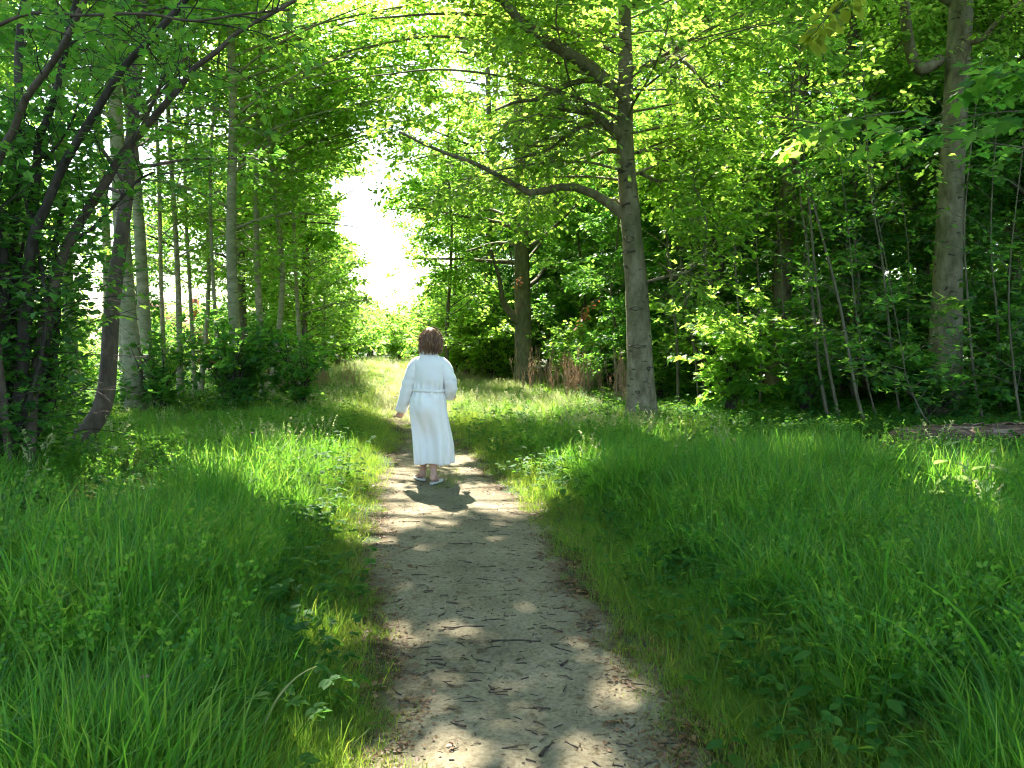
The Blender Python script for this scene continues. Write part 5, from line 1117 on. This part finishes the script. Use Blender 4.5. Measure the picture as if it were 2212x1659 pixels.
# ------------------------------------------------------------------ house glimpsed behind the left trees
def house():
    c = np.array([-19.0, 45.0, 0]); root = thing('brick_house', 'red brick house with tiled gable roof glimpsed between the left trunks', 'house', tuple(c), R(-20)); root.scale = (.48,) * 3
    w_, d_, h_, rt = 9.0, 8.0, 3.4, 7.2
    V = [(-w_/2, -d_/2, 0), (w_/2, -d_/2, 0), (w_/2, d_/2, 0), (-w_/2, d_/2, 0), (-w_/2, -d_/2, h_), (w_/2, -d_/2, h_), (w_/2, d_/2, h_), (-w_/2, d_/2, h_), (0, -d_/2, rt), (0, d_/2, rt)]
    mb = MB(); mb.add(V, [(0, 1, 5, 4), (1, 2, 6, 5), (2, 3, 7, 6), (3, 0, 4, 7)]); mb.f3.append(np.array([(4, 5, 8), (6, 7, 9)])); mb.build('wall', M['brick'], root)
    for s_ in (-1, 1):
        o = .5; sl = (rt - h_) / (w_/2); e = s_ * (w_/2 + o); ze = h_ - sl * o
        V = [(0, -d_/2 - o, rt + .05), (0, d_/2 + o, rt + .05), (e, d_/2 + o, ze + .05), (e, -d_/2 - o, ze + .05), (0, -d_/2 - o, rt + .25), (0, d_/2 + o, rt + .25), (e, d_/2 + o, ze + .25), (e, -d_/2 - o, ze + .25)]
        MB().add(V, [(0, 1, 2, 3), (4, 7, 6, 5), (0, 3, 7, 4), (3, 2, 6, 7), (2, 1, 5, 6), (1, 0, 4, 5)]).build('roof', M['roof_tile'], root)
    def box(x0, x1, y0, y1, z0, z1):
        V = [(x, y, z) for z in (z0, z1) for y in (y0, y1) for x in (x0, x1)]
        return V, [(0, 1, 3, 2), (4, 6, 7, 5), (0, 4, 5, 1), (2, 3, 7, 6), (0, 2, 6, 4), (1, 5, 7, 3)]
    for x, z, ww, hh in ((-2.4, 1.0, 1.5, 1.4), (2.2, 1.0, 1.5, 1.4), (0, 4.2, 1.3, 1.3)):
        fr = MB()
        for bx in ((x - ww/2, x - ww/2 + .08, z, z + hh), (x + ww/2 - .08, x + ww/2, z, z + hh), (x - ww/2 + .08, x + ww/2 - .08, z, z + .08), (x - ww/2 + .08, x + ww/2 - .08, z + hh - .08, z + hh), (x - .03, x + .03, z + .08, z + hh - .08)):
            fr.add(*box(bx[0], bx[1], -d_/2 - .06, -d_/2 - .003, bx[2], bx[3]))
        f = fr.build('window', M['window_frame'], root); MB().add(*box(x - ww/2 + .08, x + ww/2 - .08, -d_/2 - .03, -d_/2 - .004, z + .08, z + hh - .08)).build('pane', M['glass'], f)
    MB().add(*box(1.6, 2.2, .5, 1.1, 5.0, 8.0)).build('chimney', M['brick'], root)
house()

# ------------------------------------------------------------------ the walker
def person():
    f = gnd(938, 1046); ox, oy = f[0] - .02, f[1]; oz = float(gh(ox, oy)) + .012
    root = thing('person', 'person seen from behind in a white bathrobe and white slippers, walking away along the path', 'person', (ox, oy, oz))
    # ---- body: one skinned surface from a skeleton (facing +Y)
    J, E, Rd = [], [], []
    def j(p, r, parent=None):
        J.append(p); Rd.append(r)
        if parent is not None: E.append((parent, len(J) - 1))
        return len(J) - 1
    pel = j((-.03, .02, .86), .105); sp = j((-.03, .02, 1.02), .085, pel); ch = j((-.02, .02, 1.20), .09, sp); nk0 = j((-.02, .02, 1.345), .05, ch); nk = j((-.02, .02, 1.40), .052, nk0)
    h1 = j((-.01, .035, 1.47), .082, nk); h2 = j((-.01, .035, 1.545), .088, h1); h3 = j((-.01, .03, 1.60), .055, h2)
    nose = j((-.01, .128, 1.50), .016, h1)
    arms = {}
    for s_, el, wr in ((-1, (-.255, .0, 1.04), (-.338, .09, .80)), (1, (.205, -.02, 1.08), (.195, .19, .95))):
        sh = j((-.02 + s_ * .14, .01, 1.27), .045, ch); m = j(tuple((np.array(J[sh]) + el) / 2), .046, sh); e = j(el, .038, m); m2 = j(tuple((np.array(el) + wr) / 2), .034, e); wv = j(wr, .022, m2)
        dr = unit(np.array(wr) - np.array(el)); pm = np.array(wr) + dr * .05; pp = j(tuple(pm), .028, wv); sd_ = unit(np.cross(dr, [0, 1, .2]) if s_ < 0 else np.cross(dr, [0, 0, 1]))
        for k in range(4):
            o_ = sd_ * (k - 1.5) * .019; lf = [.036, .042, .039, .03][k]; curl = np.array([-s_ * .25, 0, -.35]) if s_ > 0 else np.array([.25, .1, -.1])
            a_ = j(tuple(pm + o_ + dr * .035), .0095, pp); b_ = j(tuple(pm + o_ + dr * (.035 + lf * .7) + curl * .012), .0085, a_); j(tuple(pm + o_ + dr * (.03 + lf) + curl * .05), .0072, b_)
        tb = j(tuple(pm + sd_ * .03 + np.array([0, .015, 0])), .0105, wv); j(tuple(pm + sd_ * .04 + dr * .04 + np.array([0, .02, 0])), .0085, tb)
    # legs: left foot forward and turned out, right foot planted nearer
    for hipx, kn, an, heel, toe in ((-.115, (-.105, .10, .47), (-.118, .20, .10), (-.12, .145, .045), (-.215, .30, .028)), (.045, (.035, .03, .46), (.012, -.02, .095), (.010, -.065, .04), (.075, .12, .028))):
        hp = j((hipx, .02, .80), .075, pel); th_ = j(tuple((np.array(J[hp]) + kn) / 2), .078, hp); k_ = j(kn, .056, th_)
        cf = j(tuple(np.array(kn) * .6 + np.array(an) * .4 + np.array([0, -.012, 0])), .060, k_); c2 = j(tuple(np.array(kn) * .25 + np.array(an) * .75), .042, cf); a_ = j(an, .034, c2)
        hl = j(heel, .031, a_); md = j(tuple((np.array(heel) + toe) / 2 + np.array([0, 0, .008])), .032, a_); j(toe, .022, md)
    me = bpy.data.meshes.new('body'); me.from_pydata(J, E, []); me.update(); o = link('body', me, root)
    me.materials.append(M['skin'])
    sm = o.modifiers.new('skin', 'SKIN'); sm.use_smooth_shade = True; me.skin_vertices or None
    if not me.skin_vertices: 
        bpy.context.view_layer.objects.active = o
    sv = me.skin_vertices[0].data
    for i, r in enumerate(Rd): sv[i].radius = (r, r)
    sv[0].use_root = True
    ss = o.modifiers.new('sub', 'SUBSURF'); ss.levels = 2; ss.render_levels = 2
    # ---- robe skirt and back
    C = np.array([(.215, .006, .205, .165), (.30, .006, .207, .165), (.42, .003, .212, .163), (.55, -.013, .208, .155), (.70, -.034, .202, .15), (.80, -.043, .198, .15), (.90, -.042, .190, .145),
                  (.965, -.037, .172, .13), (1.0, -.035, .158, .118), (1.035, -.033, .162, .122), (1.10, -.025, .166, .130), (1.2, -.020, .172, .132), (1.27, -.022, .172, .122), (1.315, -.025, .150, .104), (1.35, -.03, .115, .088), (1.385, -.032, .085, .076), (1.40, -.032, .078, .072)])
    K, ns = 90, 96; z = np.interp(np.linspace(0, 1, K), np.linspace(0, 1, len(C)), C[:, 0]); cx, rx, ry = [np.interp(z, C[:, 0], C[:, q]) for q in (1, 2, 3)]
    # smooth the profile
    for a_ in (cx, rx, ry): a_[1:-1] = (a_[:-2] + 2 * a_[1:-1] + a_[2:]) / 4
    th = np.arange(ns) / ns * 2 * np.pi; Zg, Tg = np.meshgrid(z, th, indexing='ij')
    low = np.clip((.95 - Zg) / .7, 0, 1)
    fold = .040 * low * (np.sin(Tg * 5 + Zg * 2.2 + .6) * .6 + .55 * np.sin(Tg * 9 - Zg * 3 + 1) + .25 * np.sin(Tg * 15 + Zg * 5)) + .007 * np.sin(Tg * 8 + Zg * 30 + 2 * np.sin(Tg * 3)) * np.exp(-((Zg - .9) / .1) ** 2) + .006 * np.sin(Zg * 40 + Tg * 5) * np.exp(-((Zg - 1.22) / .08) ** 2) * np.abs(np.cos(Tg)) + .014 * np.exp(-((Zg - 1.0) / .08) ** 2) * np.sin(Tg * 14 + 2 + Zg * 6) + .008 * np.sin(Zg * 26 + Tg * 2) * np.exp(-((Zg - 1.08) / .12) ** 2)
    # hollow behind the knees where the cloth swings in, and the seat
    back = np.exp(-(((Tg - 4.71 + .15) / .5) ** 2)); fold = fold - .05 * back * np.exp(-((Zg - .50) / .16) ** 2) + .045 * back * np.exp(-((Zg - .80) / .12) ** 2) + .022 * np.exp(-(((Tg - 5.2) / .3) ** 2)) * low - .012 * np.exp(-(((Tg - 4.45) / .06) ** 2)) * low
    bl = 1 + .35 * np.exp(-((Zg - .80) / .12) ** 2) * (np.sin(Tg) < 0) * 0
    def sup(c, p): return np.sign(c) * np.abs(c) ** p
    X = cx[:, None] + (rx[:, None] + fold * .5) * sup(np.cos(Tg), .85) ; Y = .02 + (ry[:, None] + fold) * sup(np.sin(Tg), .85) * bl + np.interp(z, [.2, .5, .9, 1.4], [.045, .035, 0, 0])[:, None]
    Zz = Zg + .008 * np.sin(Tg * 3) * (Zg < .3)
    V = np.stack([X, Y, Zz], -1).reshape(-1, 3); i = np.arange(K * ns).reshape(K, ns); F = np.stack([i[:-1], np.roll(i, -1, 1)[:-1], np.roll(i, -1, 1)[1:], i[1:]], -1).reshape(-1, 4)
    rb = MB().add(V, F).build('robe', M['robe'], root, smooth=True); so_ = rb.modifiers.new('thick', 'SOLIDIFY'); so_.thickness = .008; so_.offset = -1
    # sleeves
    def sleeve(pts, rad, name):
        q = resample(pts, 34); r = np.interp(np.linspace(0, 1, 34), np.linspace(0, 1, len(rad)), rad); V, F = tubes(q, r[None], 28)
        V = V.reshape(34, 28, 3); ww = np.linspace(0, 1, 34)[:, None]; tt = np.arange(28)[None] / 28 * 6.283
        disp = .0048 * np.sin(ww * 52 + 3 * np.sin(tt + 1) + tt) * np.exp(-((ww - .6) / .2) ** 2) + .003 * np.sin(ww * 19 + tt * 2); V += (V - q[:, None]) / r[:, None, None] * disp[..., None]
        o_ = MB().add(V.reshape(-1, 3), F).build(name, M['robe'], root, smooth=True); m_ = o_.modifiers.new('thick', 'SOLIDIFY'); m_.thickness = .007; m_.offset = -1
    sleeve([(-.06, .02, 1.318), (-.13, .015, 1.295), (-.19, .01, 1.235), (-.222, .0, 1.15), (-.252, .01, 1.04), (-.296, .045, .90), (-.340, .09, .775)], [.042, .060, .064, .060, .063, .062, .054], 'sleeve')
    sleeve([(.03, .02, 1.318), (.09, .015, 1.295), (.145, .01, 1.235), (.178, -.01, 1.16), (.200, -.02, 1.09), (.200, .01, 1.01), (.180, .08, .955), (.172, .13, .94)], [.042, .058, .060, .058, .062, .060, .056, .054], 'sleeve')
    # belt, collar, back neck label fold
    th = np.linspace(0, 2 * np.pi, 49); bx = -.035 + .168 * sup(np.cos(th), .85); by = .02 + .128 * sup(np.sin(th), .85)
    def band(x, y, z0, z1, th_, name, mat):
        n = len(x); c0 = np.stack([x, y, z0], -1); c1 = np.stack([x, y, z1], -1); dn = unit(np.stack([x - x.mean(), y - y.mean(), 0 * x], -1)) * th_
        V = np.concatenate([c0, c0 + dn, c1 + dn, c1]); j_ = np.arange(n - 1); F = np.concatenate([np.stack([q * n + j_, q * n + j_ + 1, ((q + 1) % 4) * n + j_ + 1, ((q + 1) % 4) * n + j_], -1) for q in range(4)])
        return MB().add(V, F).build(name, mat, root, smooth=False)
    zb = .998 + .006 * np.sin(th * 2); band(bx, by, zb - .016, zb + .016, .008, 'belt', M['robe'])
    cxr = -.032 + .082 * np.cos(th); cyr = .02 + .078 * np.sin(th); zc = 1.385 - .03 * np.clip(np.sin(th), 0, 1)
    o_ = band(cxr, cyr, zc - .012, zc + .035, .014, 'collar', M['robe'])
    # slippers: sole, upper band
    for an, toe in (((-.118, .15), (-.20, .31)), ((.010, -.055), (.068, .13))):
        a_ = np.array(an); t_ = np.array(toe); ax = unit(t_ - a_); sx = np.array([-ax[1], ax[0]]); n = 24; th = np.linspace(0, 2 * np.pi, n, endpoint=False); Lh = np.linalg.norm(t_ - a_) / 2 + .05; ctr = (a_ + t_) / 2
        lx = np.cos(th) * Lh; ly = np.sin(th) * (.040 + .009 * np.cos(th)); xy = ctr + lx[:, None] * ax + ly[:, None] * sx
        for z0, z1, mt, nm in ((-.008, .006, M['sole'], 'sole'), (.006, .018, M['slipper'], 'insole')):
            V = np.concatenate([np.c_[xy, np.full(n, z0)], np.c_[xy, np.full(n, z1)], [[*ctr, z0]], [[*ctr, z1]]]); j_ = np.arange(n); k_ = (j_ + 1) % n
            mb = MB(); mb.add(V, np.stack([j_, k_, n + k_, n + j_], -1)); mb.f3.append(np.concatenate([np.stack([k_, j_, np.full(n, 2 * n)], -1), np.stack([n + j_, n + k_, np.full(n, 2 * n + 1)], -1)])); mb.build(nm, mt, root)
        u = np.linspace(-.01, .085, 8); v = np.linspace(0, np.pi, 14); U, W = np.meshgrid(u, v, indexing='ij')
        V = ctr[None, None] + U[..., None] * ax + (np.cos(W) * .047)[..., None] * sx; V = np.concatenate([V, (.006 + np.sin(W) * .052 * (1 - .25 * (U + .01) / .09))[..., None]], -1).reshape(-1, 3)
        j_ = (np.arange(7)[:, None] * 14 + np.arange(13)[None]).ravel(); up = MB().add(V, np.stack([j_, j_ + 1, j_ + 15, j_ + 14], -1)).build('upper', M['slipper'], root, smooth=True)
        m_ = up.modifiers.new('thick', 'SOLIDIFY'); m_.thickness = .006
        V, F = tubes(np.c_[xy, np.full(n, .02)][np.r_[0:n, 0]], np.full((1, n + 1), .006), 6); MB().add(V, F).build('rim', M['slipper'], root, smooth=True)
    # hair: a full cap plus many locks ending unevenly at the collar
    g = np.random.default_rng(4); hc = np.array([-.01, .025, 1.535])
    n, m = 26, 36; ph = np.linspace(0.02, 2.15, n); th = np.linspace(0, 2 * np.pi, m, endpoint=False); A, Bt = np.meshgrid(ph, th, indexing='ij')
    rad = 1 + .05 * np.sin(Bt * 6 + A * 3) + .03 * g.normal(size=A.shape); faceopen = (np.sin(Bt) > .55) & (A > 1.25)
    X = hc[0] + np.sin(A) * np.cos(Bt) * .101 * rad; Y = hc[1] + np.sin(A) * np.sin(Bt) * .112 * rad * np.where(faceopen, .72, 1); Z = hc[2] + np.cos(A) * .115 * rad
    Vh = np.stack([X, Y, Z], -1).reshape(-1, 3); i = np.arange(n * m).reshape(n, m); F = np.stack([i[:-1], i[1:], np.roll(i, -1, 1)[1:], np.roll(i, -1, 1)[:-1]], -1).reshape(-1, 4)
    hair = MB(); hair.add(Vh, F, .35); N = 900; a = g.uniform(math.pi * .80, math.pi * 2.20, N); t0 = g.uniform(.05, 1.35, N); out = []; jit = g.normal(0, .16, N); fla = g.uniform(-.3, 1.6, N); wv_ = g.uniform(0, 6.28, N); lenf = g.uniform(.55, 1.2, N)
    for k in range(8):
        s_ = k / 7; phk = t0 + (2.0 - t0) * s_; fl = np.clip(phk - 1.35, 0, 2); rr = .108 + .008 * np.sin(a * 9 + s_ * 5) + .032 * fl * fla + .007 * np.sin(s_ * 9 + wv_) * (s_ > .3) + g.normal(0, .002, N)
        zz = np.where(phk < 1.45, np.cos(phk) * .122, np.cos(1.45) * .122 - (phk - 1.45) * .27 * lenf); sn = np.where(phk < 1.5, np.sin(phk), 1.0 - .25 * (phk - 1.5))
        aa = a + .16 * np.sin(s_ * 5 + a * 7) * s_ + jit * s_; out.append(np.stack([hc[0] + sn * np.cos(aa) * rr, hc[1] + sn * np.sin(aa) * rr * 1.02, hc[2] + zz], -1))
    Q = np.stack(out, 1); V, F = tubes(Q, np.array([.0045, .005, .005, .005, .0048, .0042, .0032, .001])[None] * g.uniform(.6, 1.2, (N, 1)), 4); hair.add(V, F, np.repeat(g.uniform(0, 1, N), 32))
    # flyaway strands, palest tint painted in for the light they catch
    N = 520; d = unit(g.normal(0, 1, (N, 3)) * np.array([1, .8, .8]) + np.array([0, -.2, .35])); p0 = hc + d * .112; p2 = p0 + d * g.uniform(.008, .03, (N, 1)) + g.normal(0, .012, (N, 3)) + np.array([0, 0, -.02]); pm = (p0 + p2) / 2 + d * .008
    V, F = tubes(np.stack([p0, pm, p2], 1), np.full((N, 3), .0014), 3); hair.add(V, F, .9)
    hair.build('hair', M['hair'], root, smooth=True)
    # small dark hair clip, ears, eyes and mouth
    th = np.linspace(0, np.pi, 9); V, F = tubes(np.stack([hc[0] + .01 + .028 * np.cos(th), hc[1] - .108 - 0 * th, hc[2] + .075 + .010 * np.sin(th)], -1), np.full((1, 9), .005), 6); MB().add(V, F).build('hair_clip', M['hair'], root, smooth=True)
    for s_ in (-1, 1):
        V, F = tubes(np.array([[-.01 + s_ * .032, .112, 1.527], [-.01 + s_ * .032, .118, 1.527], [-.01 + s_ * .032, .121, 1.527]]), np.array([[.011, .009, .002]]), 10); MB().add(V, F).build('eye', M['window_frame'], root, smooth=True)
    V, F = tubes(np.array([[-.032, .112, 1.462], [-.01, .119, 1.460], [.012, .112, 1.462]]), np.array([[.002, .006, .002]]), 8); MB().add(V, F).build('lips', M['petal'], root, smooth=True)
person()
